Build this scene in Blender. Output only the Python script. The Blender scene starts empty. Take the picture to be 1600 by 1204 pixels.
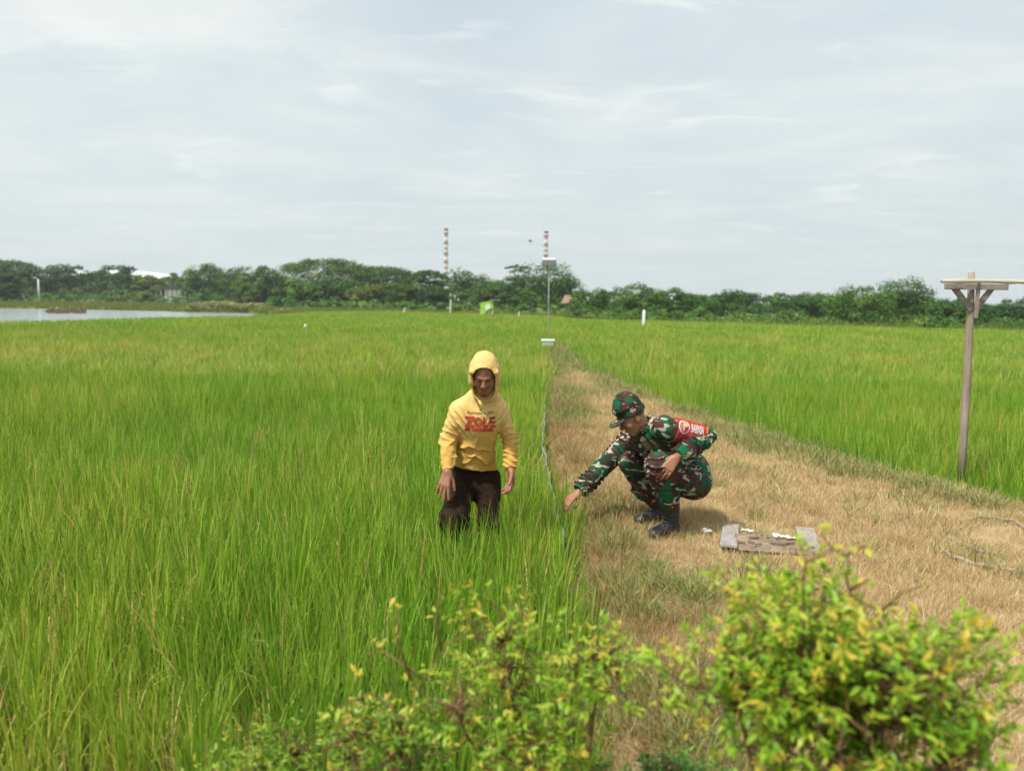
import bpy, bmesh, math, random
import numpy as np
from mathutils import Vector, Matrix
from mathutils.bvhtree import BVHTree
import openvdb

S = bpy.context.scene
COL = S.collection

# ------------------------------------------------------------------ camera
CAM_H, PITCH, ROLL, FPX = 1.95, math.radians(6.37), math.radians(0.7), 1200.0
cam_d = bpy.data.cameras.new("camera")
cam = bpy.data.objects.new("camera", cam_d)
COL.objects.link(cam)
S.camera = cam
RM = Matrix.Rotation(math.radians(90) - PITCH, 3, 'X') @ Matrix.Rotation(ROLL, 3, 'Z')
cam.matrix_world = Matrix.Translation((0, 0, CAM_H)) @ RM.to_4x4()
cam_d.sensor_width = 36.0
cam_d.lens = 36.0 * FPX / 1600.0
cam_d.clip_start = 0.05
cam_d.clip_end = 4000
cam_d.dof.use_dof = True
cam_d.dof.focus_distance = 5.7
cam_d.dof.aperture_fstop = 27e-3 / 0.0165

# ------------------------------------------------------------------ world, sun, exposure
SUN_TO = Vector((-0.40, -0.34, 0.86)).normalized()
w = bpy.data.worlds.new("World"); S.world = w; w.use_nodes = True
nt = w.node_tree; N = nt.nodes; L = nt.links
for n in list(N): N.remove(n)
out = N.new('ShaderNodeOutputWorld'); bg = N.new('ShaderNodeBackground'); bg.inputs[1].default_value = 0.1
sky = N.new('ShaderNodeTexSky'); sky.sky_type = 'NISHITA'; sky.sun_disc = False
sky.sun_elevation = math.asin(SUN_TO.z); sky.sun_rotation = math.atan2(SUN_TO.x, SUN_TO.y)
sky.air_density = 1.0; sky.dust_density = 2.5; sky.ozone_density = 1.0
tc = N.new('ShaderNodeTexCoord'); sep = N.new('ShaderNodeSeparateXYZ'); L.new(tc.outputs['Generated'], sep.inputs[0])
def wmath(op, a, b=None):
    m = N.new('ShaderNodeMath'); m.operation = op
    for i, v in enumerate((a, b)):
        if v is None: continue
        if isinstance(v, (int, float)): m.inputs[i].default_value = v
        else: L.new(v, m.inputs[i])
    return m.outputs[0]
zz = wmath('ADD', wmath('MAXIMUM', sep.outputs[2], 0.0), 0.11)
cx_ = wmath('DIVIDE', sep.outputs[0], zz); cy_ = wmath('DIVIDE', sep.outputs[1], zz)
comb = N.new('ShaderNodeCombineXYZ'); L.new(cx_, comb.inputs[0]); L.new(cy_, comb.inputs[1])
def wnoise(scale, det, rough, dist, sc=(1, 1, 1), loc=(0, 0, 0)):
    mp = N.new('ShaderNodeMapping'); mp.inputs['Scale'].default_value = sc; mp.inputs['Location'].default_value = loc
    mp.inputs['Rotation'].default_value = (0, 0, 0.5)
    L.new(comb.outputs[0], mp.inputs[0])
    n = N.new('ShaderNodeTexNoise'); n.inputs['Scale'].default_value = scale; n.inputs['Detail'].default_value = det
    n.inputs['Roughness'].default_value = rough; n.inputs['Distortion'].default_value = dist
    L.new(mp.outputs[0], n.inputs['Vector']); return n.outputs[0]
def wramp(v, stops):
    r = N.new('ShaderNodeValToRGB'); e = r.color_ramp.elements
    while len(e) < len(stops): e.new(0.5)
    for i, (p, c) in enumerate(stops):
        e[i].position = p; e[i].color = (c, c, c, 1) if isinstance(c, (int, float)) else (*c, 1)
    L.new(v, r.inputs[0]); return r.outputs[0]
def wmix(f, a, b):
    m = N.new('ShaderNodeMix'); m.data_type = 'RGBA'; m.clamp_factor = True
    if isinstance(f, (int, float)): m.inputs[0].default_value = f
    else: L.new(f, m.inputs[0])
    for i, v in ((6, a), (7, b)):
        if isinstance(v, tuple): m.inputs[i].default_value = (*v, 1)
        else: L.new(v, m.inputs[i])
    return m.outputs[2]
veil = wramp(wnoise(0.55, 7, 0.55, 0.6, (1, 0.7, 1)), ((0.28, 0.74), (0.60, 1.0)))
veil_col = wramp(wnoise(1.15, 7, 0.58, 0.9, (0.8, 1.2, 1), (3, 1, 0)), ((0.36, (5.15, 5.9, 6.2)), (0.50, (5.65, 6.25, 6.4)), (0.66, (6.6, 6.85, 6.75))))
c1 = wmix(veil, sky.outputs[0], veil_col)
puff = wramp(wnoise(2.6, 9, 0.62, 0.9, (0.55, 1.2, 1), (7, 2, 0)), ((0.56, 0.0), (0.69, 0.75)))
c2 = wmix(puff, c1, (7.2, 7.4, 7.3))
hz = wramp(sep.outputs[2], ((0.0, 0.55), (0.16, 0.25), (0.35, 0.0)))
c3 = wmix(hz, c2, (5.4, 6.05, 6.0))
L.new(c3, bg.inputs[0]); L.new(bg.outputs[0], out.inputs[0])

sd = bpy.data.lights.new("sun", 'SUN'); sd.energy = 3.9; sd.angle = math.radians(4.0); sd.color = (1.0, 0.95, 0.87)
sun = bpy.data.objects.new("sun", sd); COL.objects.link(sun)
sun.rotation_euler = SUN_TO.to_track_quat('Z', 'Y').to_euler()
S.view_settings.view_transform = 'Standard'; S.view_settings.look = 'None'
S.view_settings.exposure = 0.42; S.view_settings.gamma = 1.0; S.view_settings.use_curve_mapping = False
S.cycles.max_bounces = 5; S.cycles.diffuse_bounces = 2; S.cycles.glossy_bounces = 2
S.cycles.transmission_bounces = 3; S.cycles.volume_bounces = 0; S.cycles.transparent_max_bounces = 4
S.cycles.use_denoising = True
S.cycles.use_adaptive_sampling = True; S.cycles.adaptive_threshold = 0.02
try: S.cycles.denoiser = 'OPENIMAGEDENOISE'
except Exception: pass

# ------------------------------------------------------------------ helpers
CP = Vector((0, 0, CAM_H))
def ray(px, py): return RM @ Vector(((px - 800) / FPX, -(py - 602) / FPX, -1.0))
def P(px, py, D):
    d = ray(px, py); return CP + d * (D / d.y)
def G(px, py, z=0.0):
    d = ray(px, py); return CP + d * ((z - CAM_H) / d.z)

def tag(o, label=None, cat=None, group=None, kind=None):
    if label: o['label'] = label
    if cat: o['category'] = cat
    if group: o['group'] = group
    if kind: o['kind'] = kind
    return o
def empty(name, loc, label, cat, group=None):
    o = bpy.data.objects.new(name, None); COL.objects.link(o); o.location = loc
    o.empty_display_size = 0.1
    return tag(o, label, cat, group)
def mesh_np(name, V, F, tone=None, smooth=False):
    me = bpy.data.meshes.new(name)
    V = np.asarray(V, np.float32)
    if isinstance(F, np.ndarray):
        nf, k = F.shape
        me.vertices.add(len(V)); me.vertices.foreach_set('co', V.ravel())
        me.loops.add(nf * k); me.loops.foreach_set('vertex_index', F.astype(np.int32).ravel())
        me.polygons.add(nf); me.polygons.foreach_set('loop_start', np.arange(0, nf * k, k, dtype=np.int32))
        me.update(calc_edges=True); me.validate()
    else:
        me.from_pydata([tuple(v) for v in V], [], [tuple(f) for f in F]); me.update()
    if tone is not None and len(me.vertices) == len(V):
        a = me.attributes.new('tone', 'FLOAT', 'POINT'); a.data.foreach_set('value', np.asarray(tone, np.float32))
    if smooth: me.polygons.foreach_set('use_smooth', np.ones(len(me.polygons), bool))
    return me
def link(name, me, mat, parent=None, loc=None):
    o = bpy.data.objects.new(name, me); COL.objects.link(o)
    if mat: me.materials.append(mat)
    if parent is not None:
        o.parent = parent
        o.matrix_parent_inverse = Matrix.Translation(-parent.location)   # parents are unrotated when children join
    if loc is not None: o.location = loc
    return o

class MB:
    """collects shapes with a per-vertex tone, links them as one mesh"""
    def __init__(s): s.V = []; s.F = []; s.T = []
    def add(s, V, F, t=0.5):
        b = len(s.V); s.V += [tuple(v) for v in V]; s.F += [tuple(i + b for i in f) for f in F]
        s.T += ([t] * len(V) if isinstance(t, (int, float)) else list(t))
    def box(s, c, size, R=None, t=0.5, bev=0.0):
        c = Vector(c); hx, hy, hz = [q / 2 for q in size]
        if bev > 0:
            bm = bmesh.new(); bmesh.ops.create_cube(bm, size=1)
            for v in bm.verts: v.co = Vector((v.co.x * size[0], v.co.y * size[1], v.co.z * size[2]))
            bmesh.ops.bevel(bm, geom=bm.edges[:], offset=bev, segments=2, affect='EDGES', profile=0.6)
            bm.verts.index_update()
            V = [v.co.copy() for v in bm.verts]; F = [[v.index for v in f.verts] for f in bm.faces]; bm.free()
        else:
            V = [Vector((x, y, z)) for x in (-hx, hx) for y in (-hy, hy) for z in (-hz, hz)]
            F = [(0, 1, 3, 2), (4, 6, 7, 5), (0, 4, 5, 1), (2, 3, 7, 6), (0, 2, 6, 4), (1, 5, 7, 3)]
        if R is not None: V = [R @ v for v in V]
        s.add([v + c for v in V], F, t)
    def tube(s, pts, rad, n=8, t=0.5, cap=True):
        pts = [Vector(p) for p in pts]
        if isinstance(rad, (int, float)): rad = [rad] * len(pts)
        V = []; F = []
        ref = None
        for i, p in enumerate(pts):
            d = (pts[min(i + 1, len(pts) - 1)] - pts[max(i - 1, 0)]).normalized()
            if ref is None:
                ref = d.cross(Vector((0, 0, 1)) if abs(d.z) < 0.9 else Vector((1, 0, 0))).normalized()
            ref = (ref - d * ref.dot(d)).normalized(); b = d.cross(ref)
            for k in range(n):
                a = 2 * math.pi * k / n
                V.append(p + (ref * math.cos(a) + b * math.sin(a)) * rad[i])
        for i in range(len(pts) - 1):
            for k in range(n):
                F.append((i * n + k, i * n + (k + 1) % n, (i + 1) * n + (k + 1) % n, (i + 1) * n + k))
        if cap: F.append(tuple(range(n))[::-1]); F.append(tuple((len(pts) - 1) * n + k for k in range(n)))
        s.add(V, F, t)
    def build(s, name, mat, parent=None, smooth=False):
        me = mesh_np(name, s.V, s.F, s.T)
        if smooth: me.polygons.foreach_set('use_smooth', np.ones(len(me.polygons), bool))
        return link(name, me, mat, parent)

def vnoise(Pt, freq, seed=0):
    """3-D value noise, -1..1"""
    Q = np.asarray(Pt, np.float64) * freq + 100.37
    I = np.floor(Q).astype(np.int64); f = Q - I; f = f * f * (3 - 2 * f)
    def h(i, j, k):
        n = (i * 73856093) ^ (j * 19349663) ^ (k * 83492791) ^ (seed * 2654435761)
        n = (n ^ (n >> 13)) * 1274126177 & 0x7fffffff
        n = n ^ (n >> 16)
        return (n & 0xffff) / 32767.5 - 1
    r = 0
    for a in (0, 1):
        for b in (0, 1):
            for c in (0, 1):
                wgt = (f[..., 0] if a else 1 - f[..., 0]) * (f[..., 1] if b else 1 - f[..., 1]) * (f[..., 2] if c else 1 - f[..., 2])
                r = r + wgt * h(I[..., 0] + a, I[..., 1] + b, I[..., 2] + c)
    return r
def fbm(Pt, freq, seed=0, oct=3):
    return sum(vnoise(Pt, freq * 2 ** o, seed + o) * 0.5 ** o for o in range(oct))
def n2(x, y, freq, seed=0, oct=2):
    return fbm(np.stack([np.asarray(x, float), np.asarray(y, float), np.zeros_like(np.asarray(x, float))], -1), freq, seed, oct)

# ------------------------------------------------------------------ materials
class NT:
    def __init__(s, name):
        s.m = bpy.data.materials.new(name); s.m.use_nodes = True
        s.t = s.m.node_tree; s.N = s.t.nodes; s.L = s.t.links
        for n in list(s.N): s.N.remove(n)
        s.out = s.N.new('ShaderNodeOutputMaterial')
    def node(s, ty, **kw):
        n = s.N.new(ty)
        for k, v in kw.items(): setattr(n, k, v)
        return n
    def put(s, inp, v):
        if isinstance(v, bpy.types.NodeSocket): s.L.new(v, inp)
        elif isinstance(v, tuple) and len(v) == 3 and inp.type == 'RGBA': inp.default_value = (*v, 1)
        else: inp.default_value = v
    def coord(s, kind='Object', scale=(1, 1, 1), loc=(0, 0, 0), rot=(0, 0, 0)):
        c = s.node('ShaderNodeTexCoord'); mp = s.node('ShaderNodeMapping')
        mp.inputs['Scale'].default_value = scale; mp.inputs['Location'].default_value = loc; mp.inputs['Rotation'].default_value = rot
        s.L.new(c.outputs[kind], mp.inputs[0]); return mp.outputs[0]
    def noise(s, vec, scale, det=4, rough=0.55, dist=0.0):
        n = s.node('ShaderNodeTexNoise'); s.put(n.inputs['Scale'], scale); s.put(n.inputs['Detail'], det)
        s.put(n.inputs['Roughness'], rough); s.put(n.inputs['Distortion'], dist)
        if vec is not None: s.L.new(vec, n.inputs['Vector'])
        return n.outputs[0]
    def attr(s, name): return s.node('ShaderNodeAttribute', attribute_name=name).outputs['Fac']
    def ramp(s, v, stops, const=False):
        r = s.node('ShaderNodeValToRGB'); e = r.color_ramp.elements
        if const: r.color_ramp.interpolation = 'CONSTANT'
        while len(e) < len(stops): e.new(0.5)
        for i, (p, c) in enumerate(stops):
            e[i].position = p; e[i].color = (c, c, c, 1) if isinstance(c, (int, float)) else (*c, 1)
        s.L.new(v, r.inputs[0]); return r.outputs[0]
    def mix(s, f, a, b, bt='MIX'):
        m = s.node('ShaderNodeMix', data_type='RGBA', blend_type=bt, clamp_factor=True)
        s.put(m.inputs[0], f); s.put(m.inputs[6], a); s.put(m.inputs[7], b); return m.outputs[2]
    def math(s, op, a, b=0.0):
        m = s.node('ShaderNodeMath', operation=op); s.put(m.inputs[0], a); s.put(m.inputs[1], b); return m.outputs[0]
    def bump(s, h, st=0.3, dist=0.01):
        b = s.node('ShaderNodeBump'); s.put(b.inputs['Height'], h); s.put(b.inputs['Strength'], st); s.put(b.inputs['Distance'], dist); return b.outputs[0]
    def bsdf(s, col, rough=0.8, spec=0.3, normal=None, **kw):
        b = s.node('ShaderNodeBsdfPrincipled'); s.put(b.inputs['Base Color'], col); s.put(b.inputs['Roughness'], rough)
        s.put(b.inputs['Specular IOR Level'], spec)
        if normal is not None: s.L.new(normal, b.inputs['Normal'])
        for k, v in kw.items(): s.put(b.inputs[k.replace('_', ' ')], v)
        return b.outputs[0]
    def leafy(s, col, tr=0.35, rough=0.55, spec=0.25):
        b = s.bsdf(col, rough, spec); t = s.node('ShaderNodeBsdfTranslucent'); s.put(t.inputs[0], s.mix(0.5, col, s.mix(1.0, col, (1.0, 1.0, 0.55), 'MULTIPLY')))
        m = s.node('ShaderNodeMixShader'); m.inputs[0].default_value = tr; s.L.new(b, m.inputs[1]); s.L.new(t.outputs[0], m.inputs[2])
        return m.outputs[0]
    def done(s, sh): s.L.new(sh, s.out.inputs[0]); return s.m

def simple(name, col, rough=0.8, spec=0.3, var=0.15, scale=8.0, bump=0.2, dist=0.003, metallic=0.0):
    n = NT(name); v = n.coord()
    f = n.noise(v, scale, 6, 0.6)
    c = n.mix(n.ramp(f, ((0.3, 0.0), (0.7, 1.0))), tuple(q * (1 - var) for q in col), tuple(min(1, q * (1 + var)) for q in col))
    return n.done(n.bsdf(c, rough, spec, n.bump(n.noise(v, scale * 6, 4), bump, dist), Metallic=metallic))

def rice_mat(name, hue=0.0):
    n = NT(name); t = n.attr('tone')
    oi = n.node('ShaderNodeObjectInfo')
    c = n.ramp(t, ((0.0, (0.085, 0.205, 0.014)), (0.35, (0.168, 0.350, 0.024)), (0.70, (0.280, 0.48, 0.040)), (0.84, (0.45, 0.58, 0.11)), (0.92, (0.58, 0.50, 0.19)), (1.0, (0.46, 0.31, 0.14))))
    c = n.mix(n.math('MULTIPLY', oi.outputs['Random'], 0.45), c, n.mix(1.0, c, (1.25, 1.08, 0.95), 'MULTIPLY'))
    # broad patches across the field: yellower headed rice in some strips
    g = n.node('ShaderNodeNewGeometry'); mp = n.node('ShaderNodeMapping'); mp.inputs['Scale'].default_value = (0.5, 0.22, 0.0)
    n.L.new(g.outputs['Position'], mp.inputs[0])
    p = n.ramp(n.noise(mp.outputs[0], 0.7, 4, 0.6), ((0.42, 0.0), (0.62, 1.0)))
    c = n.mix(n.math('MULTIPLY', p, 0.8), c, n.mix(1.0, c, (1.5, 1.12, 1.4), 'MULTIPLY'))
    p2 = n.ramp(n.noise(mp.outputs[0], 2.6, 5, 0.65), ((0.40, 1.0), (0.60, 0.0)))
    c = n.mix(n.math('MULTIPLY', p2, 0.42), c, n.mix(1.0, c, (0.66, 0.82, 0.80), 'MULTIPLY'))
    return n.done(n.leafy(c, 0.34, 0.5, 0.22))
def straw_mat():
    n = NT('dry_grass'); t = n.attr('tone'); oi = n.node('ShaderNodeObjectInfo')
    c = n.ramp(t, ((0.0, (0.24, 0.16, 0.08)), (0.25, (0.50, 0.36, 0.18)), (0.7, (0.70, 0.54, 0.30)), (1.0, (0.85, 0.73, 0.48))))
    c = n.mix(n.math('MULTIPLY', oi.outputs['Random'], 0.5), c, n.mix(1.0, c, (0.75, 0.72, 0.68), 'MULTIPLY'))
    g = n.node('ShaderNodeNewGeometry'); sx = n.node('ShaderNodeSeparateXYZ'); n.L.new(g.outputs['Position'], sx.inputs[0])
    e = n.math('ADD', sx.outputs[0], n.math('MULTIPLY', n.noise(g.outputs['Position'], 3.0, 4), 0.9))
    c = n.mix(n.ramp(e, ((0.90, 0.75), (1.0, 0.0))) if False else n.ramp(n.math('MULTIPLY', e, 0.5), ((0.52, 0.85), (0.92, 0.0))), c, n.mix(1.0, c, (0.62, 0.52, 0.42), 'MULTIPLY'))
    return n.done(n.leafy(c, 0.3, 0.7, 0.15))
def leaf_mat(name, stops, tr=0.3, spec=0.3, rough=0.5):
    n = NT(name); t = n.attr('tone'); oi = n.node('ShaderNodeObjectInfo')
    c = n.ramp(t, stops); c = n.mix(1.0, c, oi.outputs['Color'], 'MULTIPLY')
    return n.done(n.leafy(c, tr, rough, spec))

M = {}
M['rice'] = rice_mat('rice_leaf')
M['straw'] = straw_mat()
M['weed'] = leaf_mat('weed_leaf', ((0, (0.09, 0.13, 0.03)), (0.5, (0.21, 0.26, 0.07)), (1, (0.46, 0.42, 0.16))), 0.25)
M['meadow'] = leaf_mat('meadow_grass', ((0, (0.09, 0.14, 0.025)), (0.5, (0.17, 0.23, 0.04)), (1, (0.30, 0.30, 0.08))), 0.3, 0.15)
M['tree'] = leaf_mat('tree_foliage', ((0, (0.022, 0.052, 0.014)), (0.5, (0.066, 0.132, 0.028)), (1, (0.165, 0.25, 0.055))), 0.22, 0.2, 0.6)
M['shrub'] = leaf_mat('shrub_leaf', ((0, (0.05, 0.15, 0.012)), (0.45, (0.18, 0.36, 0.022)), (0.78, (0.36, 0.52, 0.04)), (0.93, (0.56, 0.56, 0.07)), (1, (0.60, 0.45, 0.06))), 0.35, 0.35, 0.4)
M['reed'] = leaf_mat('reed_leaf', ((0, (0.20, 0.27, 0.07)), (0.5, (0.33, 0.34, 0.13)), (1, (0.50, 0.42, 0.24))), 0.2, 0.1)
M['bark'] = simple('bark', (0.13, 0.10, 0.075), 0.9, 0.1, 0.3, 4, 0.6, 0.02)
M['twig'] = simple('twig', (0.17, 0.10, 0.05), 0.8, 0.2, 0.3, 20, 0.4, 0.002)
# weathered timber and bamboo
def wood(name, a, b, sc=(60, 60, 4)):
    n = NT(name); v = n.coord('Object', sc); f = n.noise(v, 1.0, 8, 0.65, 0.6); g = n.noise(n.coord('Object', (6, 6, 3)), 1.0, 4)
    c = n.mix(n.ramp(f, ((0.3, 0.0), (0.7, 1.0))), a, b); c = n.mix(n.ramp(g, ((0.45, 0.0), (0.75, 0.5))), c, tuple(q * 0.55 for q in a))
    return n.done(n.bsdf(c, 0.85, 0.15, n.bump(f, 0.6, 0.002)))
M['post'] = wood('weathered_post_wood', (0.24, 0.19, 0.14), (0.42, 0.36, 0.28))
M['board'] = wood('weathered_board_wood', (0.20, 0.18, 0.16), (0.40, 0.37, 0.33), (4, 60, 60))
M['oldboard'] = wood('rotten_board_wood', (0.15, 0.11, 0.075), (0.38, 0.30, 0.22), (5, 50, 50))
M['greyboard'] = wood('grey_board_wood', (0.29, 0.265, 0.25), (0.40, 0.375, 0.355), (50, 5, 50))
M['bamboo'] = wood('bamboo_cane', (0.40, 0.36, 0.27), (0.58, 0.54, 0.44), (4, 60, 60))
M['white'] = simple('white_paint', (0.74, 0.75, 0.74), 0.6, 0.3, 0.06, 3, 0.05)
M['shell'] = simple('white_flake', (0.60, 0.58, 0.49), 0.8, 0.2, 0.2, 40, 0.3)
M['lampgrey'] = simple('lamp_grey', (0.20, 0.21, 0.22), 0.6, 0.3, 0.15, 8, 0.1)
M['dark'] = simple('dark_metal', (0.06, 0.065, 0.07), 0.5, 0.4, 0.2, 8, 0.1)
M['greypipe'] = simple('grey_pipe', (0.42, 0.45, 0.45), 0.5, 0.4, 0.1, 8, 0.1)
M['hose'] = simple('grey_hose', (0.30, 0.24, 0.17), 0.6, 0.3, 0.25, 10, 0.2)
M['chim_white'] = simple('chimney_white', (0.72, 0.72, 0.70), 0.7, 0.2, 0.1, 0.2, 0.1)
M['chim_red'] = simple('chimney_red', (0.44, 0.16, 0.13), 0.7, 0.2, 0.15, 0.2, 0.1)
M['chim_top'] = simple('chimney_soot', (0.07, 0.06, 0.06), 0.8, 0.1, 0.1, 0.2, 0.1)
M['green_panel'] = simple('lime_panel', (0.33, 0.58, 0.06), 0.5, 0.4, 0.06, 1.5, 0.05)
M['roof_orange'] = simple('orange_roof', (0.30, 0.18, 0.12), 0.8, 0.2, 0.2, 3, 0.2, 0.02)
M['wall_pale'] = simple('pale_wall', (0.42, 0.44, 0.42), 0.85, 0.2, 0.12, 1.0, 0.1)
M['wall_brown'] = simple('brown_wall', (0.22, 0.16, 0.12), 0.85, 0.2, 0.2, 1.0, 0.1)
M['window_dark'] = simple('dark_opening', (0.03, 0.035, 0.04), 0.4, 0.5, 0.1, 1.0, 0.05)
M['glassy'] = simple('bottle_grey', (0.3, 0.33, 0.36), 0.3, 0.5, 0.1, 1.0, 0.05)
# plastic sheet
n = NT('plastic_sheet'); v = n.coord('Object', (3, 3, 10)); f = n.noise(v, 2.0, 6, 0.6, 0.5)
M['plastic'] = n.done(n.bsdf(n.mix(f, (0.20, 0.25, 0.30), (0.46, 0.52, 0.56)), 0.35, 0.5, n.bump(n.noise(v, 5, 5), 0.6, 0.02)))
# ground soil
n = NT('wet_soil'); g = n.node('ShaderNodeNewGeometry'); f = n.noise(g.outputs['Position'], 3.0, 8, 0.6)
near = n.mix(f, (0.045, 0.032, 0.018), (0.10, 0.075, 0.045))
far = n.mix(n.noise(g.outputs['Position'], 0.06, 5, 0.6), (0.10, 0.16, 0.03), (0.19, 0.23, 0.05))
sp = n.node('ShaderNodeSeparateXYZ'); n.L.new(g.outputs['Position'], sp.inputs[0])
M['soil'] = n.done(n.bsdf(n.mix(n.ramp(n.math('DIVIDE', sp.outputs[1], 100.0), ((0.34, 0.0), (0.50, 1.0))), near, far), 0.85, 0.2, n.bump(f, 0.5, 0.02)))
n = NT('dike_earth'); g = n.node('ShaderNodeNewGeometry'); f = n.noise(g.outputs['Position'], 1.3, 6, 0.6); f2 = n.noise(g.outputs['Position'], 22.0, 6, 0.7)
c = n.mix(f2, (0.28, 0.20, 0.11), (0.50, 0.37, 0.21)); c = n.mix(n.ramp(f, ((0.45, 0.0), (0.7, 0.8))), c, (0.50, 0.38, 0.22))
M['earth'] = n.done(n.bsdf(c, 0.95, 0.1, n.bump(f2, 0.8, 0.02)))
n = NT('pond_water'); g = n.node('ShaderNodeNewGeometry')
mp = n.node('ShaderNodeMapping'); mp.inputs['Scale'].default_value = (0.7, 2.0, 1); n.L.new(g.outputs['Position'], mp.inputs[0])
M['water'] = n.done(n.bsdf((0.30, 0.34, 0.33), 0.16, 1.0, n.bump(n.noise(mp.outputs[0], 1.6, 4), 0.10, 0.05)))

# ------------------------------------------------------------------ ground, dike, pond
def interp(x, xs, ys): return np.interp(x, xs, ys)
LY = [0, 3.2, 4.6, 6.0, 8.5, 13, 25.7, 30]; LX = [0.30, 0.36, 0.48, 0.46, 0.46, 0.66, 1.25, 1.6]
RY = [0, 4.0, 6.15, 6.9, 8.2, 9.8, 11.5, 16.2, 19.4, 26, 30]; RX = [9, 6.0, 4.35, 3.95, 3.55, 3.15, 2.6, 2.05, 1.75, 1.65, 1.7]
def Lx(y): y = np.asarray(y, float); return interp(y, LY, LX) + 0.035 * np.sin(y * 2.3) + 0.03 * np.sin(y * 5.1 + 1)
def Rx(y): y = np.asarray(y, float); return interp(y, RY, RX) + 0.07 * np.sin(y * 1.9 + 2) + 0.04 * np.sin(y * 4.7)
DZ = 0.30
def dike_z(x, y):
    """surface height anywhere near the dike"""
    x = np.asarray(x, float); y = np.asarray(y, float)
    e = np.minimum(x - Lx(y), Rx(y) - x) / 0.28
    e = np.where(y > 27, -1, e)
    s = np.clip(e + 0.5, 0, 1); s = s * s * (3 - 2 * s)
    v = np.clip((2.35 - y) / 0.3, 0, 1); v = v * v * (3 - 2 * v)
    s = np.maximum(s, v)
    return s * (DZ + 0.035 * n2(x, y, 1.2, 5) + 0.015 * n2(x, y, 5, 9)) - 0.03 * (1 - s)

R0 = 1300.0
ring = [0, 10, 30, 60, 120, 300, 700, R0]
V = []; F = []; ns = 48
for r in ring:
    for k in range(ns):
        a = 2 * math.pi * k / ns; V.append((r * math.cos(a), r * math.sin(a), 0))
for i in range(1, len(ring) - 1):
    for k in range(ns): F.append((i * ns + k, i * ns + (k + 1) % ns, (i + 1) * ns + (k + 1) % ns, (i + 1) * ns + k))
F.append(tuple(ns + k for k in range(ns)))
tag(link('ground', mesh_np('ground', V, F), M['soil']), 'muddy paddy soil and flat green plain reaching the horizon', kind='structure')
gx = np.concatenate([np.arange(-8, 9.0, 0.07)]); gy = np.concatenate([np.arange(-3, 12, 0.07), np.arange(12, 27.5, 0.2)])
X, Y = np.meshgrid(gx, gy); Z = dike_z(X, Y)
V = np.stack([X, Y, Z], -1).reshape(-1, 3); nx, ny = len(gx), len(gy)
ii = np.arange((ny - 1) * nx).reshape(ny - 1, nx)[:, :-1].ravel()
F = np.stack([ii, ii + 1, ii + nx + 1, ii + nx], 1)
zf = V[F][:, :, 2].max(1); F = F[zf > -0.005]
tag(link('dike', mesh_np('dike', V, F, smooth=True), M['earth']), 'raised earth dike of dry trampled grass between the rice fields', kind='structure')

def pxD(px, D): return ((px - 800) / FPX * D, D)
near = [(-500, 28), (-300, 31), (0, 38), (200, 46), (400, 60)]
farp = [(445, 84), (400, 88), (200, 96), (0, 102), (-300, 112), (-500, 116)]
pond_poly = [pxD(*q) for q in near + farp]
me = mesh_np('pond_water', [(x, y, 0.05) for x, y in pond_poly], [tuple(range(len(pond_poly)))])
tag(link('pond_water', me, M['water']), 'calm pale pond beyond the left rice field', kind='structure')
def in_poly(x, y, poly):
    c = np.zeros(len(x), bool); j = len(poly) - 1
    for i in range(len(poly)):
        xi, yi = poly[i]; xj, yj = poly[j]
        m = ((yi > y) != (yj > y)) & (x < (xj - xi) * (y - yi) / (yj - yi + 1e-9) + xi); c ^= m; j = i
    return c

# ------------------------------------------------------------------ blade tufts scattered with geometry nodes (stuff)
def blades(rng, n, r0, h, wd, lean, droop, seg=4, tone=(0.1, 0.8), dry=0.0, box=None, twist=1.0):
    az = rng.uniform(0, 2 * np.pi, n)
    if box: bx = rng.uniform(-box, box, n); by = rng.uniform(-box, box, n)
    else:
        rr = r0 * np.sqrt(rng.uniform(0, 1, n)); a0 = az + rng.normal(0, 0.7, n); bx = rr * np.cos(a0); by = rr * np.sin(a0)
    Ln = rng.uniform(h[0], h[1], n); th = np.abs(rng.normal(0, lean, n)); dr = np.abs(rng.normal(droop, droop * 0.6, n))
    s = np.linspace(0, 1, seg + 1)
    ang = th[:, None] + dr[:, None] * (s[None, :] ** 2)
    dx = np.sin(ang); dz = np.cos(ang); st = (Ln / seg)[:, None]
    hx = np.concatenate([np.zeros((n, 1)), np.cumsum((dx[:, 1:] + dx[:, :-1]) / 2 * st, 1)], 1)
    hz = np.concatenate([np.zeros((n, 1)), np.cumsum((dz[:, 1:] + dz[:, :-1]) / 2 * st, 1)], 1)
    px = bx[:, None] + hx * np.cos(az)[:, None]; py = by[:, None] + hx * np.sin(az)[:, None]; pz = np.maximum(hz, -0.05)
    sa = az + np.pi / 2 + rng.normal(0, 0.9 * twist, n)
    prof = np.interp(s, [0, 0.35, 0.75, 1], [0.55, 1, 0.75, 0.06])
    wv = (rng.uniform(0.7, 1.25, n) * wd)[:, None] * prof[None, :] / 2
    sx = np.cos(sa)[:, None] * wv; sy = np.sin(sa)[:, None] * wv
    A = np.stack([px - sx, py - sy, pz], -1); B = np.stack([px + sx, py + sy, pz], -1)
    V = np.stack([A, B], 2).reshape(-1, 3)
    base = (np.arange(n) * (seg + 1) * 2)[:, None] + (np.arange(seg) * 2)[None, :]
    base = base.ravel(); F = np.stack([base, base + 1, base + 3, base + 2], 1)
    t = rng.uniform(tone[0], tone[1], n)
    t = np.where(rng.uniform(0, 1, n) < dry, rng.uniform(0.88, 1.0, n), t)
    return V, F, np.repeat(t, (seg + 1) * 2)
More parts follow.
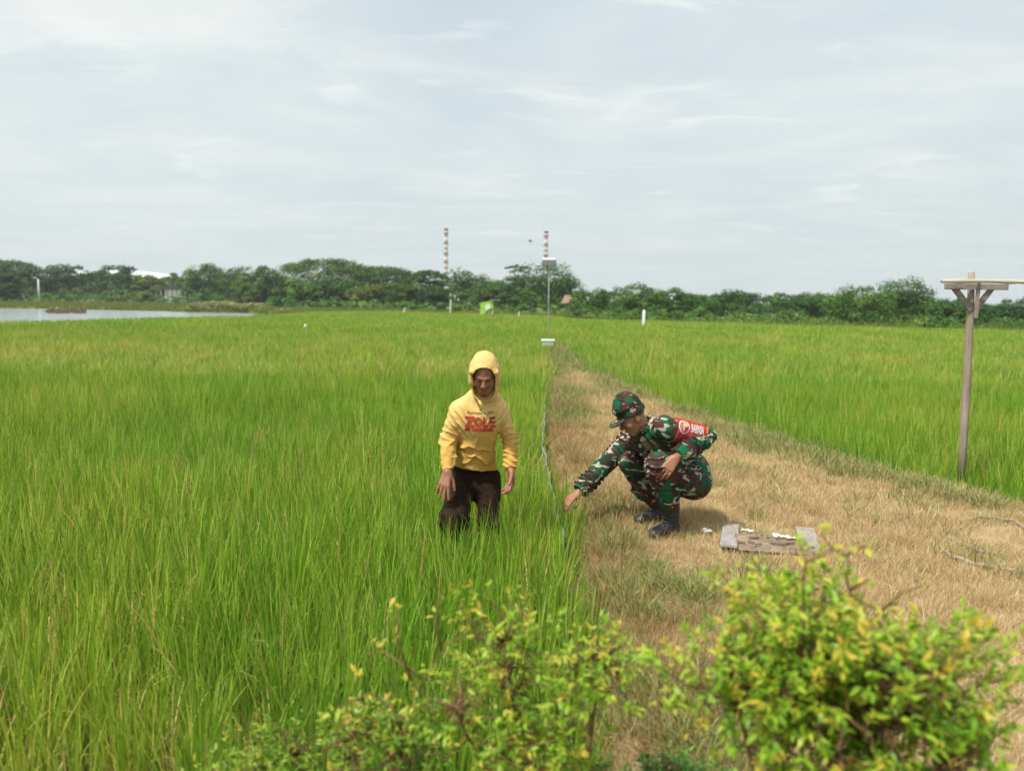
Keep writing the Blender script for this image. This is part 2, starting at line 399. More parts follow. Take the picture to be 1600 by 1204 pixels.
def join(parts):
    Vs, Fs, Ts = [], [], []; o = 0
    for V, F, T in parts: Vs.append(V); Fs.append(F + o); Ts.append(T); o += len(V)
    return np.concatenate(Vs), np.concatenate(Fs), np.concatenate(Ts)
def proto_collection(name, protos, mat):
    c = bpy.data.collections.new(name)
    for k, (V, F, T) in enumerate(protos):
        me = mesh_np(name, V, F, T); me.materials.append(mat)
        o = bpy.data.objects.new('%s_tuft_%02d' % (name, k), me); c.objects.link(o)
    return c
def scatter_tree(col):
    g = bpy.data.node_groups.new('scatter', 'GeometryNodeTree')
    g.interface.new_socket(name='Geometry', in_out='INPUT', socket_type='NodeSocketGeometry')
    g.interface.new_socket(name='Geometry', in_out='OUTPUT', socket_type='NodeSocketGeometry')
    gi = g.nodes.new('NodeGroupInput'); go = g.nodes.new('NodeGroupOutput')
    ci = g.nodes.new('GeometryNodeCollectionInfo'); ci.inputs['Collection'].default_value = col
    ci.inputs['Separate Children'].default_value = True; ci.inputs['Reset Children'].default_value = True
    ip = g.nodes.new('GeometryNodeInstanceOnPoints'); ip.inputs['Pick Instance'].default_value = True
    def at(name, ty):
        a = g.nodes.new('GeometryNodeInputNamedAttribute'); a.data_type = ty; a.inputs[0].default_value = name
        return a.outputs[0]
    g.links.new(gi.outputs[0], ip.inputs['Points']); g.links.new(ci.outputs[0], ip.inputs['Instance'])
    g.links.new(at('idx', 'INT'), ip.inputs['Instance Index'])
    g.links.new(at('rot', 'FLOAT_VECTOR'), ip.inputs['Rotation']); g.links.new(at('scl', 'FLOAT_VECTOR'), ip.inputs['Scale'])
    g.links.new(ip.outputs[0], go.inputs[0]); return g
def scatter(name, pts, idx, rotz, scl, col, mat, label, tilt=0.0, rng=None):
    n = len(pts); me = bpy.data.meshes.new(name); me.vertices.add(n); me.vertices.foreach_set('co', np.asarray(pts, np.float32).ravel())
    a = me.attributes.new('idx', 'INT', 'POINT'); a.data.foreach_set('value', np.asarray(idx, np.int32))
    r = np.zeros((n, 3), np.float32); r[:, 2] = rotz
    if tilt: r[:, 0] = rng.normal(0, tilt, n); r[:, 1] = rng.normal(0, tilt, n)
    a = me.attributes.new('rot', 'FLOAT_VECTOR', 'POINT'); a.data.foreach_set('vector', r.ravel())
    s3 = np.asarray(scl, np.float32)
    if s3.ndim == 1: s3 = np.repeat(s3[:, None], 3, 1)
    a = me.attributes.new('scl', 'FLOAT_VECTOR', 'POINT'); a.data.foreach_set('vector', s3.astype(np.float32).ravel())
    me.materials.append(mat); me.update()
    o = bpy.data.objects.new(name, me); COL.objects.link(o)
    m = o.modifiers.new('scatter', 'NODES'); m.node_group = scatter_tree(col)
    return tag(o, label, kind='stuff')

rng = np.random.default_rng(7)
# ---- rice
farx = [-900, 0, 400, 500, 620, 850, 900, 1480, 1600, 2600]; fard = [30, 37, 57, 78, 84, 72, 58, 47, 46, 42]
FEET = [(-0.42, 5.22), (-0.14, 5.22)]
def rice_points(y0, y1, sp, side, jit=0.35, margin=2.2):
    xs = np.arange(-y1 * 0.78 - margin, y1 * 0.78 + margin, sp); ys = np.arange(y0, y1, sp)
    X, Y = np.meshgrid(xs, ys); X = X.ravel() + rng.uniform(-jit, jit, X.size) * sp; Y = Y.ravel() + rng.uniform(-jit, jit, Y.size) * sp
    k = np.abs(X) < Y * 0.74 + margin; X = X[k]; Y = Y[k]
    px = 800 + FPX * X / np.maximum(Y, 0.1); k = (Y < np.interp(px, farx, fard)) & (Y > 2.45); X = X[k]; Y = Y[k]
    edge = np.where(Y < 27, Lx(Y), 1.3); edr = np.where(Y < 27, Rx(Y), 1.3)
    k = X < edge - np.where((Y > 7.2) & (Y < 13.5), 0.16, 0.02) if side == 'L' else X > edr + 0.05
    return X[k], Y[k]
tufts = [join([blades(rng, 44, 0.06, (0.36, 0.64), 0.0060, 0.13, 0.28, 5, (0.05, 0.86), 0.04),
               blades(rng, 18, 0.07, (0.22, 0.42), 0.0052, 0.30, 0.7, 4, (0.1, 0.8), 0.22),
               blades(rng, 3, 0.05, (0.36, 0.56), 0.006, 0.3, 1.3, 6, (0.6, 0.9), 0.3)]) for _ in range(10)]
dryt = [join([blades(rng, 26, 0.05, (0.25, 0.5), 0.008, 0.45, 1.2, 5, (0.6, 0.9), 0.65)]) for _ in range(3)]
rice_a = proto_collection('rice_near', tufts + dryt, M['rice'])
mid = [join([blades(rng, 34, 0.09, (0.40, 0.62), 0.011, 0.18, 0.4, 4, (0.05, 0.88), 0.09), blades(rng, 10, 0.1, (0.3, 0.5), 0.012, 0.4, 0.9, 3, (0.5, 0.9), 0.2)]) for _ in range(8)]
mid += [join([blades(rng, 24, 0.09, (0.40, 0.64), 0.011, 0.2, 0.5, 4, (0.1, 0.88), 0.1), blades(rng, 26, 0.1, (0.38, 0.62), 0.010, 0.3, 0.9, 4, (0.84, 0.93), 0.35)]) for _ in range(3)]
rice_b = proto_collection('rice_middle', mid, M['rice'])
fr = [blades(rng, 260, 0.0, (0.38, 0.68), 0.03, 0.2, 0.4, 3, (0.1, 0.88), 0.07, box=0.55) for _ in range(6)]
rice_c = proto_collection('rice_distant', fr, M['rice'])
def rice_field(side, label):
    X, Y = rice_points(2.45, 15, 0.165, side)
    gap = n2(X, Y, 0.9, 3, 3) + 0.25 * n2(X, Y, 4, 4)
    k = gap > np.where((Y > 5.5) | (X > -1), -0.95, -0.56)
    for fx, fy in FEET: k &= np.hypot(X - fx, Y - fy) > 0.085
    X, Y, gap = X[k], Y[k], gap[k]
    s = (0.98 + 0.16 * np.clip(gap, -0.6, 0.6) + rng.uniform(-0.12, 0.10, len(X))) * np.clip(0.82 + (Y - 2.4) * 0.12, 0.8, 1.0)
    idx = rng.integers(0, 10, len(X)); dk = (rng.uniform(0, 1, len(X)) < 0.035 + 0.14 * (gap < -0.3) + 0.22 * (side == 'L') * (n2(X, Y * .6, 0.35, 61, 3) > .0) * (Y > 6.5)); idx = np.where(dk, rng.integers(10, 13, len(X)), idx)
    if side == 'L':   # the stand is a little thinner and shorter where he has waded in
        nf = (np.abs(X + 0.26) < 0.30) & (Y > 4.5) & (Y < 5.25); s = np.where(nf, s * 1.03, s)
        k = ~(nf & (rng.uniform(0, 1, len(X)) < 0.0)); X, Y, s, idx = X[k], Y[k], s[k], idx[k]
    a = scatter('rice_crop', np.stack([X, Y, np.zeros_like(X)], 1), idx, rng.uniform(0, 6.28, len(X)), s, rice_a, M['rice'], label, 0.05, rng)
    X, Y = rice_points(15, 34, 0.26, side)
    s = 1.0 + 0.14 * n2(X, Y, 0.4, 3, 2) + rng.uniform(-0.08, 0.08, len(X))
    b = scatter('rice_crop', np.stack([X, Y, np.zeros_like(X)], 1), np.where(rng.uniform(0, 1, len(X)) < np.clip(.06 + (.8 if side == 'L' else .15) * (n2(X, Y * .6, 0.35, 61, 3) + .22 - (Y > 24) * .5), .03, .6), rng.integers(8, 11, len(X)), rng.integers(0, 8, len(X))), rng.uniform(0, 6.28, len(X)), s, rice_b, M['rice'], label + ', middle distance', 0.05, rng)
    X, Y = rice_points(34, 86, 0.95, side, 0.2, 8)
    s = 1.0 + 0.10 * n2(X, Y, 0.25, 3, 2) + rng.uniform(-0.04, 0.04, len(X))
    c = scatter('rice_crop', np.stack([X, Y, np.zeros_like(X)], 1), rng.integers(0, 6, len(X)), rng.uniform(0, 6.28, len(X)), s, rice_c, M['rice'], label + ', far end', 0.0, rng)
rice_field('L', 'knee-high green rice plants filling the field left of the dike')
rice_field('R', 'green rice plants filling the field right of the dike')

# ---- dry grass on the dike
st = [join([blades(rng, 30, 0.07, (0.02, 0.06), 0.0026, 0.95, 1.6, 4, (0.0, 1.0), 0, twist=1.5),
            blades(rng, 60, 0.09, (0.03, 0.10), 0.0026, 1.45, 0.35, 4, (0.1, 1.0), 0, twist=1.5)]) for _ in range(10)]
tall = [blades(rng, 30, 0.05, (0.06, 0.17), 0.0026, 0.6, 1.4, 5, (0.4, 1.0), 0) for _ in range(3)]
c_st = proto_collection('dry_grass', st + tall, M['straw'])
def dike_points(dens, y0, y1, inset=-0.08, xr=(-1.2, 8.5)):
    n = int(dens * (xr[1] - xr[0]) * (y1 - y0)); X = rng.uniform(*xr, n); Y = rng.uniform(y0, y1, n)
    k = (X > Lx(Y) + inset) & (X < Rx(Y) - inset) & (np.abs(X) < Y * 0.72 + 1.2); return X[k], Y[k]
PX_, PY_, SC_ = [], [], []
for y0, y1, d, s0 in ((2.2, 6, 420, 0.9), (6, 11, 230, 1.15), (11, 27, 90, 1.6)):
    X, Y = dike_points(d, y0, y1); PX_.append(X); PY_.append(Y); SC_.append(np.full(len(X), s0) * rng.uniform(0.7, 1.25, len(X)))
X = np.concatenate(PX_); Y = np.concatenate(PY_); s = np.concatenate(SC_)
dn = n2(X, Y, 1.6, 21, 3); k = rng.uniform(0, 1, len(X)) < np.clip(0.85 + 1.4 * dn, 0.30, 1); X, Y, s = X[k], Y[k], s[k]
idx = np.where(rng.uniform(0, 1, len(X)) < 0.05, rng.integers(10, 13, len(X)), rng.integers(0, 10, len(X)))
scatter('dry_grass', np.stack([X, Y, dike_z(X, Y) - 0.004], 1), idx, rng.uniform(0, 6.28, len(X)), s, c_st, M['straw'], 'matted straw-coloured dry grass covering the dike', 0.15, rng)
# ---- green grass among it
gr = [join([blades(rng, 30, 0.07, (0.05, 0.15), 0.0035, 0.6, 0.9, 4, (0.1, 1.0)), blades(rng, 14, 0.08, (0.03, 0.08), 0.006, 1.1, 0.6, 3, (0.2, 0.9))]) for _ in range(6)]
c_gr = proto_collection('green_grass', gr, M['weed'])
X, Y = dike_points(150, 2.2, 27, -0.2)
m = n2(X, Y, 0.8, 33, 3) + 0.9 * np.exp(-((X - Rx(Y)) / 0.5) ** 2) + 0.42 * np.exp(-((X - Lx(Y) - 0.15) / 0.30) ** 2) + 0.8 * np.exp(-((Y - 2.7) / 0.5) ** 2 - ((X - 0.6) / 0.5) ** 2) \
    + 0.7 * np.exp(-((Y - 12.5) / 2.2) ** 2 - ((X - 0.95) / 0.4) ** 2)
k = rng.uniform(0, 1, len(X)) < np.clip((m - 0.08) * 1.4, 0.04, 0.8); X, Y = X[k], Y[k]
scatter('green_grass', np.stack([X, Y, dike_z(X, Y) - 0.004], 1), rng.integers(0, 6, len(X)), rng.uniform(0, 6.28, len(X)), rng.uniform(0.7, 1.4, len(X)) * (1 + 0.03 * Y), c_gr, M['weed'], 'patches of green grass along the dike edges', 0.1, rng)
# ---- meadow beyond the pond
md = [blades(rng, 240, 0, (0.12, 0.5), 0.05, 0.35, 0.6, 3, (0.0, 1.0), 0, box=0.8) for _ in range(6)]
c_md = proto_collection('meadow_grass', md, M['meadow'])
X = rng.uniform(-150, 75, 15000); Y = rng.uniform(44, 165, 15000)
px = 800 + FPX * X / Y
k = (Y > np.interp(px, farx, fard) - 1) & (px > -700) & (px < 2000) & ~in_poly(X, Y, pond_poly) & ((px < 900) | (Y < 62)) & (Y < np.interp(px, [0, 600, 900], [175, 135, 80]))
X, Y = X[k], Y[k]
scatter('meadow_grass', np.stack([X, Y, np.zeros_like(X)], 1), rng.integers(0, 6, len(X)), rng.uniform(0, 6.28, len(X)), rng.uniform(0.8, 1.5, len(X)), c_md, M['meadow'], 'rough yellow-green meadow between the fields and the trees', 0, rng)
# ------------------------------------------------------------------ trees
def leaf_quads(rng, C, r, n, size, tone, flat=0.8, up=0.5):
    """leaf-sized faces through the shell of lobes; C (m,3) centres, r (m,) radii"""
    m = len(C); d = rng.normal(0, 1, (m, n, 3)); d[..., 2] = np.abs(d[..., 2]) * 0.9 - 0.35 * rng.uniform(0, 1, (m, n)) * (d[..., 2] < 0)
    d /= np.linalg.norm(d, axis=-1, keepdims=True) + 1e-9
    rad = rng.uniform(0.55, 1.12, (m, n, 1)) * r[:, None, None]
    p = C[:, None, :] + d * rad * np.array([1, 1, flat]); p = p.reshape(-1, 3)
    nn = d.reshape(-1, 3) + rng.normal(0, 0.55, (m * n, 3)) + np.array([0, 0, up]); nn /= np.linalg.norm(nn, axis=1, keepdims=True)
    t = np.cross(nn, rng.normal(0, 1, (m * n, 3))); t /= np.linalg.norm(t, axis=1, keepdims=True) + 1e-9; b = np.cross(nn, t)
    sz = size * rng.uniform(0.6, 1.4, (m * n, 1)); t = t * sz * 0.5; b = b * sz * 0.32
    V = np.stack([p - t, p - b, p + t, p + b], 1).reshape(-1, 3)
    F = np.arange(len(V)).reshape(-1, 4)
    tn = np.repeat(tone, n) + rng.normal(0, 0.13, m * n)
    return V, F, np.repeat(np.clip(tn, 0, 1), 4)
def crown(rng, W, H, z0, kind, size, nl=None, depth=None, n=90, tone=0.45):
    """lobes over a lumpy envelope, W wide, from z0 up to H"""
    D = depth or W * 0.8; hh = H - z0
    if kind == 'umb': nl = nl or 46
    nl = nl or 50
    a = rng.uniform(0, 2 * np.pi, nl); u = rng.uniform(0, 1, nl)
    if kind == 'umb':      # flat layered parasol
        rr = np.sqrt(u) * 0.95; zc = z0 + hh * (0.93 - 0.42 * rr ** 2.2) - hh * rng.choice([0, 0.16, 0.34, 0.5], nl, p=[.5, .2, .15, .15]); r = W * rng.uniform(0.075, 0.12, nl); flat = 0.55
    elif kind == 'sparse':
        rr = np.sqrt(u) * 0.9; zc = z0 + hh * (0.8 - 0.3 * rr) - hh * rng.choice([0, 0.3], nl); r = W * rng.uniform(0.05, 0.09, nl); flat = 0.45
    else:
        th = np.arccos(rng.uniform(-0.75, 1, nl)); q = rng.uniform(0.45, 0.95, nl)
        rr = np.sin(th) ** .6 * q; zc = z0 + hh * 0.45 + np.cos(th) * q * hh * 0.58; r = np.minimum(W, hh * 1.3) * rng.uniform(0.12, 0.21, nl); flat = 0.75
    C = np.stack([np.cos(a) * rr * (W / 2 - r * .4), np.sin(a) * rr * (D / 2 - r * 0.5), zc - r * flat * 0.6], 1)
    C += np.stack([vnoise(C, 0.35, 3) * W * 0.03, vnoise(C, 0.35, 4) * W * 0.03, vnoise(C, 0.35, 5) * hh * 0.06], 1)
    return leaf_quads(rng, C, r, n, size, np.clip(tone + rng.normal(0, 0.12, nl), 0, 1), flat)
def trunk_mb(rng, H, z0, W):
    m = MB(); bx, by = rng.uniform(-0.3, 0.3, 2); top = Vector((bx, by, max(H * 0.55, z0 + 0.3)))
    m.tube([(0, 0, -0.1), (bx * 0.3, by * 0.3, top.z * 0.4), tuple(top)], [0.035 * H, 0.026 * H, 0.016 * H], 8)
    for k in range(6):
        a = 2 * math.pi * k / 6 + rng.uniform(-0.4, 0.4); l = W * rng.uniform(0.22, 0.36)
        s = top * rng.uniform(0.55, 0.95); e = Vector((math.cos(a) * l, math.sin(a) * l * 0.8, H * rng.uniform(0.72, 0.88)))
        m.tube([s, (s + e) / 2 + Vector((0, 0, -0.06 * H)), e], [0.014 * H, 0.010 * H, 0.004 * H], 6)
    return m
def tree(name, px0, px1, top, D, kind, z0f, col, label, cat='tree', group=None, size=None, seed=0, nl=None, n=90, tone=0.45):
    r = np.random.default_rng(900 + seed); pc = (px0 + px1) / 2; W = (px1 - px0) / FPX * D * 1.12; H = P(pc, top, D).z
    x = P(pc, top, D).x
    root = empty(name, (x, D, 0), label, cat, group)
    size = size or max(0.10, D * 0.0024)
    V, F, T = crown(r, W, H, H * z0f, kind, size, nl=nl, n=n, tone=tone)
    me = mesh_np('crown', V, F, T); c = link('crown', me, M['tree']); c.parent = root; c.color = (*col, 1)
    if cat == 'tree':
        t = trunk_mb(r, H, H * z0f, W).build('trunk', M['bark']); t.parent = root
    return root
GRP = 'trees beyond the fields'
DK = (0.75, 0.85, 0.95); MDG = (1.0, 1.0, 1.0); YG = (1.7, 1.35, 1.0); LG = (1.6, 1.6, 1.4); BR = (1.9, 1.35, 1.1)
TR = [
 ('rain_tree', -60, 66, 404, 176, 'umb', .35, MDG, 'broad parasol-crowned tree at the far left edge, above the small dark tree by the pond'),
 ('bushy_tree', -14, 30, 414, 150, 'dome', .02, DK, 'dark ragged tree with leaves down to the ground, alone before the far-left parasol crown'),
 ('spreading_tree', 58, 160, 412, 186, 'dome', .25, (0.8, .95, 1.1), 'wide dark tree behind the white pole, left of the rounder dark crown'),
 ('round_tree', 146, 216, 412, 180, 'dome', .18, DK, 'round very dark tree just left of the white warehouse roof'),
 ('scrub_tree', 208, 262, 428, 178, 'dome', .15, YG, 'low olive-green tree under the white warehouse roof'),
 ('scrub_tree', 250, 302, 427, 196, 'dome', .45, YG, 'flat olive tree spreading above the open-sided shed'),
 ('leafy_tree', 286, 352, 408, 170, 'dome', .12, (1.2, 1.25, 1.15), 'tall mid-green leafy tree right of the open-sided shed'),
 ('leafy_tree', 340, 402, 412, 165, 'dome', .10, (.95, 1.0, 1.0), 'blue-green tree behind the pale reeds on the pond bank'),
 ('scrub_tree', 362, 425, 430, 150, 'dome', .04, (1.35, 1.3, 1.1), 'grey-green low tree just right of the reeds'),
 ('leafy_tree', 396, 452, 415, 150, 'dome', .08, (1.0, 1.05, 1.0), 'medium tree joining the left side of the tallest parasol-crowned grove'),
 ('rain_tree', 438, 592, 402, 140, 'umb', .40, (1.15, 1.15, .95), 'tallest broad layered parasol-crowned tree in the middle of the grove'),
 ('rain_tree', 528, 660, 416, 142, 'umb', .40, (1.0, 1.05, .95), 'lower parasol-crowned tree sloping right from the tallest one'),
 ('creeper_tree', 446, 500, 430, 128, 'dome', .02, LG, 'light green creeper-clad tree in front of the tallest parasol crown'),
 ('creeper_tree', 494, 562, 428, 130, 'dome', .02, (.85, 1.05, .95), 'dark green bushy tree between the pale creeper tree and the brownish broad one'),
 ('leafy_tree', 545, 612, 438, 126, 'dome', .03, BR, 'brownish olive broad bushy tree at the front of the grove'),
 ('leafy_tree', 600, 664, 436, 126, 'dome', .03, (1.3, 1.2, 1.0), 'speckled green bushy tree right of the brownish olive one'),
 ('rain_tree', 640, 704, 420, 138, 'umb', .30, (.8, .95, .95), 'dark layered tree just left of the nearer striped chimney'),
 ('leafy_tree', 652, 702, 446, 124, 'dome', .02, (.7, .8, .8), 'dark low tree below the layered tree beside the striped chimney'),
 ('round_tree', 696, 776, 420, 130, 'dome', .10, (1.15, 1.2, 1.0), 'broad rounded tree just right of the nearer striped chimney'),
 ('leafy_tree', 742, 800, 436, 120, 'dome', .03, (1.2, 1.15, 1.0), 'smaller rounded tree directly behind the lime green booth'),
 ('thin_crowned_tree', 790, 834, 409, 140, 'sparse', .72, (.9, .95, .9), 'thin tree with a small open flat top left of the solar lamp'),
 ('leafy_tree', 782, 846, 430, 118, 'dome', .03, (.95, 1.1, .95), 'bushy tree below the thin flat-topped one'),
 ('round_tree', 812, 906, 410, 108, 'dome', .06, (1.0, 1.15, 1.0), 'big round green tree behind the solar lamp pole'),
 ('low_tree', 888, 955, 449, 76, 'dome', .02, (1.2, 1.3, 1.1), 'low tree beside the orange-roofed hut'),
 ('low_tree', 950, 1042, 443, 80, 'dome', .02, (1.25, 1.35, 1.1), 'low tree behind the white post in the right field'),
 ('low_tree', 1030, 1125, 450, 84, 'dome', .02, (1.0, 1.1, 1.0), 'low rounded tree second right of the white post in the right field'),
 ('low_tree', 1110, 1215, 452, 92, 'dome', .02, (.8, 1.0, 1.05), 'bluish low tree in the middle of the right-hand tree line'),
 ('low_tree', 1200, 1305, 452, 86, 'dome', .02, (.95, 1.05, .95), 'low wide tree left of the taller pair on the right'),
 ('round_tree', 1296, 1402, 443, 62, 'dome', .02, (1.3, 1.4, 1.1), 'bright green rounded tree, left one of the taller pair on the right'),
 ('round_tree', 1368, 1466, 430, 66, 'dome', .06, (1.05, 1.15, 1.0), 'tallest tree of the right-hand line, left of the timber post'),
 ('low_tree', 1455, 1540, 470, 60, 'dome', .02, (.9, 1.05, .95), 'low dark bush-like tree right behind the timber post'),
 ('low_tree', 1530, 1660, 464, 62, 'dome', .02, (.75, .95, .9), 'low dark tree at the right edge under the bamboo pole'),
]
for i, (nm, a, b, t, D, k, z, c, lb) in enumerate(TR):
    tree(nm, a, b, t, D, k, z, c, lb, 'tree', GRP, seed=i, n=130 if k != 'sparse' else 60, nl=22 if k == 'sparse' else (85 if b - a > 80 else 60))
BU = [(160, 204, 446, 168, LG, 'light green round bush below the very dark round tree'),
      (196, 240, 448, 166, YG, 'yellowish bush left of the open-sided shed'),
      (58, 160, 448, 172, (1.5, 1.5, 1.2), 'long low bush at the foot of the white pole'),
      (300, 345, 452, 160, (1.1, 1.35, 1.2), 'broad-leaved bush right of the open-sided shed'),
      (424, 462, 458, 118, (1.0, 1.5, 1.2), 'bright green bush at the left foot of the tallest grove'),
      (474, 520, 466, 116, LG, 'pale shrubby growth before the dark bushy tree'),
      (626, 664, 472, 110, (1.3, 1.6, 1.2), 'small bright bush at the edge of the field below the grove'),
      (664, 700, 474, 108, (1.6, 1.7, 1.2), 'small pale bush left of the leaning white stake'),
      (706, 740, 474, 104, (1.3, 1.4, 1.1), 'small bush right of the leaning white stake'),
      (940, 1030, 474, 66, (1.5, 1.6, 1.1), 'light green bush behind the white post in the right field'),
      (1040, 1110, 476, 66, (1.2, 1.5, 1.1), 'bush right of the white post in the right field'),
      (1190, 1260, 480, 66, (1.3, 1.4, 1.0), 'low bush in the middle of the right-hand tree line'),
      (1440, 1500, 486, 52, (1.2, 1.4, 1.0), 'low bush just left of the timber post'),
      (1540, 1640, 488, 52, (1.2, 1.3, 1.0), 'low bush at the right edge below the bamboo pole')]
for i, (a, b, t, D, c, lb) in enumerate(BU):
    tree('bush', a, b, t, D, 'dome', -0.25, c, lb, 'bush', 'bushes below the trees', seed=50 + i, nl=22, n=90)
# the massed wood and undergrowth behind, too dense to count
def mass(name, segs, per_m, size, col, label, seed, n=60):
    r = np.random.default_rng(seed); Cs = []; Rs = []
    for (px0, px1, D0, D1, h0, h1) in segs:
        L_ = (px1 - px0) / FPX * (D0 + D1) / 2; k = int(L_ * per_m)
        p = r.uniform(px0, px1, k); f = (p - px0) / (px1 - px0); D = D0 + (D1 - D0) * f + r.uniform(-3, 6, k)
        h = (h0 + (h1 - h0) * f) * (0.88 + 0.14 * vnoise(np.stack([p * 0.03, D, D * 0], 1), 1, seed)); rr = r.uniform(0.5, 1.0, k) * h0 * 0.22 + 0.25
        Cs.append(np.stack([(p - 800) / FPX * D, D, np.maximum(0.2, (h - rr) * r.uniform(0.1, 1, k))], 1)); Rs.append(rr)
    C = np.concatenate(Cs); R = np.concatenate(Rs)
    V, F, T = leaf_quads(r, C, R, n, size, np.clip(0.45 + r.normal(0, 0.12, len(C)), 0, 1), 0.75)
    o = link(name, mesh_np(name, V, F, T), M['tree']); o.color = (*col, 1); return tag(o, label, kind='stuff')
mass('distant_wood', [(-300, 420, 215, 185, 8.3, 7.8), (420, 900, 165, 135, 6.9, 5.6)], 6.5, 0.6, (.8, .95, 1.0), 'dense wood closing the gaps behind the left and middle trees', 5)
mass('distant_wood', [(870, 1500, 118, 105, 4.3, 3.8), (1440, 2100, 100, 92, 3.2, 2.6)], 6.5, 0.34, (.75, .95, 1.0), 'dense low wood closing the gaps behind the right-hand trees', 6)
mass('undergrowth', [(-300, 420, 178, 160, 2.8, 2.6), (420, 880, 122, 100, 2.1, 1.9)], 3.6, 0.34, (1.5, 1.6, 1.2), 'tangled light green scrub at the feet of the left and middle trees', 7, 45)
mass('undergrowth', [(870, 1500, 68, 60, 1.7, 1.5), (1500, 2100, 60, 54, 1.5, 1.4)], 6.0, 0.17, (1.5, 1.5, 1.0), 'tangled scrub along the bank beyond the right field', 8, 45)
# reeds on the pond bank
def reeds(pxa, pxb, top, D, label):
    r = np.random.default_rng(int(pxa)); c = P((pxa + pxb) / 2, top, D); W = (pxb - pxa) / FPX * D; n_ = int(W * 170)
    V, F, T = blades(r, n_, 0, (c.z * 0.6, c.z * 1.1), 0.06, 0.12, 0.4, 4, (0.0, 1.0), 0, box=0.5)
    V = V.copy(); V[:, 0] *= W; V[:, 1] *= 2.0
    sx = 1 - 0.5 * (np.abs(V[:, 0]) / W * 2) ** 3 * (V[:, 0] < 0); V[:, 2] *= sx * (0.85 + 0.3 * vnoise(V * [1, 0, 0], 0.8, 2))
    V += [c.x, D, 0.0]
    return tag(link('reed_bed', mesh_np('reed_bed', V, F, T), M['reed']), label, 'reeds')
reeds(296, 386, 468, 92, 'pale brown feathery reeds standing on the right end of the pond')
reeds(430, 455, 480, 86, 'small tuft of brown reeds on the meadow right of the pond')
# dry islet in the pond
m = MB(); r = np.random.default_rng(4)
for k in range(60):
    q = G(r.uniform(72, 132), r.uniform(486.5, 489.5), 0.05); a = r.uniform(0, 3.14); l = r.uniform(0.3, 1.1)
    m.tube([q, q + Vector((math.cos(a) * l * .5, math.sin(a) * l, r.uniform(0.1, 0.4))), q + Vector((math.cos(a) * l, math.sin(a) * l * .5, 0.03))], [0.08, 0.10, 0.03], 5)
tag(m.build('driftwood_pile', M['bark']), 'low brown heap of sticks and debris rising from the pond', 'debris')
V, F, T = blades(r, 900, 0, (0.1, 0.35), 0.06, 0.6, 0.8, 3, (0, 1), box=1.0); V = V.copy(); V[:, 0] *= 9; V[:, 1] *= 3; q = G(60, 482, 0); V += [q.x, q.y, 0.02]
tag(link('water_weeds', mesh_np('water_weeds', V, F, T), M['meadow']), 'low green weeds standing in the far side of the pond', kind='stuff')
# ------------------------------------------------------------------ far structures
def chimney(pxc, top, D, wpx, bands, label):
    p = P(pxc, top, D); H = p.z; R = wpx / 2 / FPX * D
    root = empty('striped_chimney', (p.x, D, 0), label, 'chimney', 'striped factory chimneys')
    zs = np.linspace(H * 0.30, H * 0.97, bands + 1)
    m = MB(); m.tube([(0, 0, 0), (0, 0, zs[0])], [R * 1.35, R * 1.18], 24); o = m.build('shaft', M['chim_white'], None, True); o.parent = root
    for k in range(bands):
        f0, f1 = zs[k] / H, zs[k + 1] / H; m = MB()
        m.tube([(0, 0, zs[k]), (0, 0, zs[k + 1])], [R * (1.25 - 0.3 * f0), R * (1.25 - 0.3 * f1)], 24, cap=False)
        o = m.build('red_band' if k % 2 else 'white_band', M['chim_red'] if k % 2 else M['chim_white'], None, True); o.parent = root
    m = MB(); m.tube([(0, 0, zs[-1]), (0, 0, zs[-1] + .3), (0, 0, H)], [R, R * 1.25, R * 1.2], 24); o = m.build('rim', M['chim_top'], None); o.parent = root
    for z in zs[2::3]:
        m = MB(); m.tube([(0, 0, z), (0, 0, z + 1.0)], [R * 1.45, R * 1.45], 20); o = m.build('platform', M['chim_top'], None); o.parent = root
chimney(697, 357, 720, 5.2, 15, 'tall red and white striped chimney rising between the middle trees, left of the lime booth')
chimney(853.5, 361, 760, 5.6, 15, 'striped chimney standing up behind the solar lamp and the big round tree')
# warehouse
D = 262; c0 = P(128, 420, D); c1 = P(268, 431, D)
root = empty('warehouse', ((c0.x + c1.x) / 2, D, 0), 'long white-roofed warehouse behind the dark round tree', 'warehouse'); root.rotation_euler.z = math.radians(28)
hw = (c1.x - c0.x) / 2; zt = P(215, 426, D).z
m = MB(); m.box((0, 12, (zt - 2.2) / 2), (2 * hw, 23.4, zt - 2.2)); o = m.build('wall', M['wall_pale']); o.parent = root
m = MB(); zr = [zt - 2.0, zt + .8, zt - 2.4]
V = []; F = []
xs = np.linspace(-hw - .5, hw + .5, 13)
for x in xs:
    u = x / hw; e = 1.6 * (1 - (u + 0.1) ** 2)
    V += [(x, -.4, zt - 2.2 + e * .5), (x, 12, zt + e * 0.6), (x, 24.4, zt - 2.2 + e * .5), (x, 24.4, zt - 2.5 + e * .5), (x, 12, zt - .3 + e * 0.6), (x, -.4, zt - 2.5 + e * .5)]
for i in range(12):
    for k in range(6): F.append((i * 6 + k, (i + 1) * 6 + k, (i + 1) * 6 + (k + 1) % 6, i * 6 + (k + 1) % 6))
F += [tuple(range(6)), tuple(72 + k for k in range(6))[::-1]]
m.add(V, F); o = m.build('roof', M['white']); o.parent = root
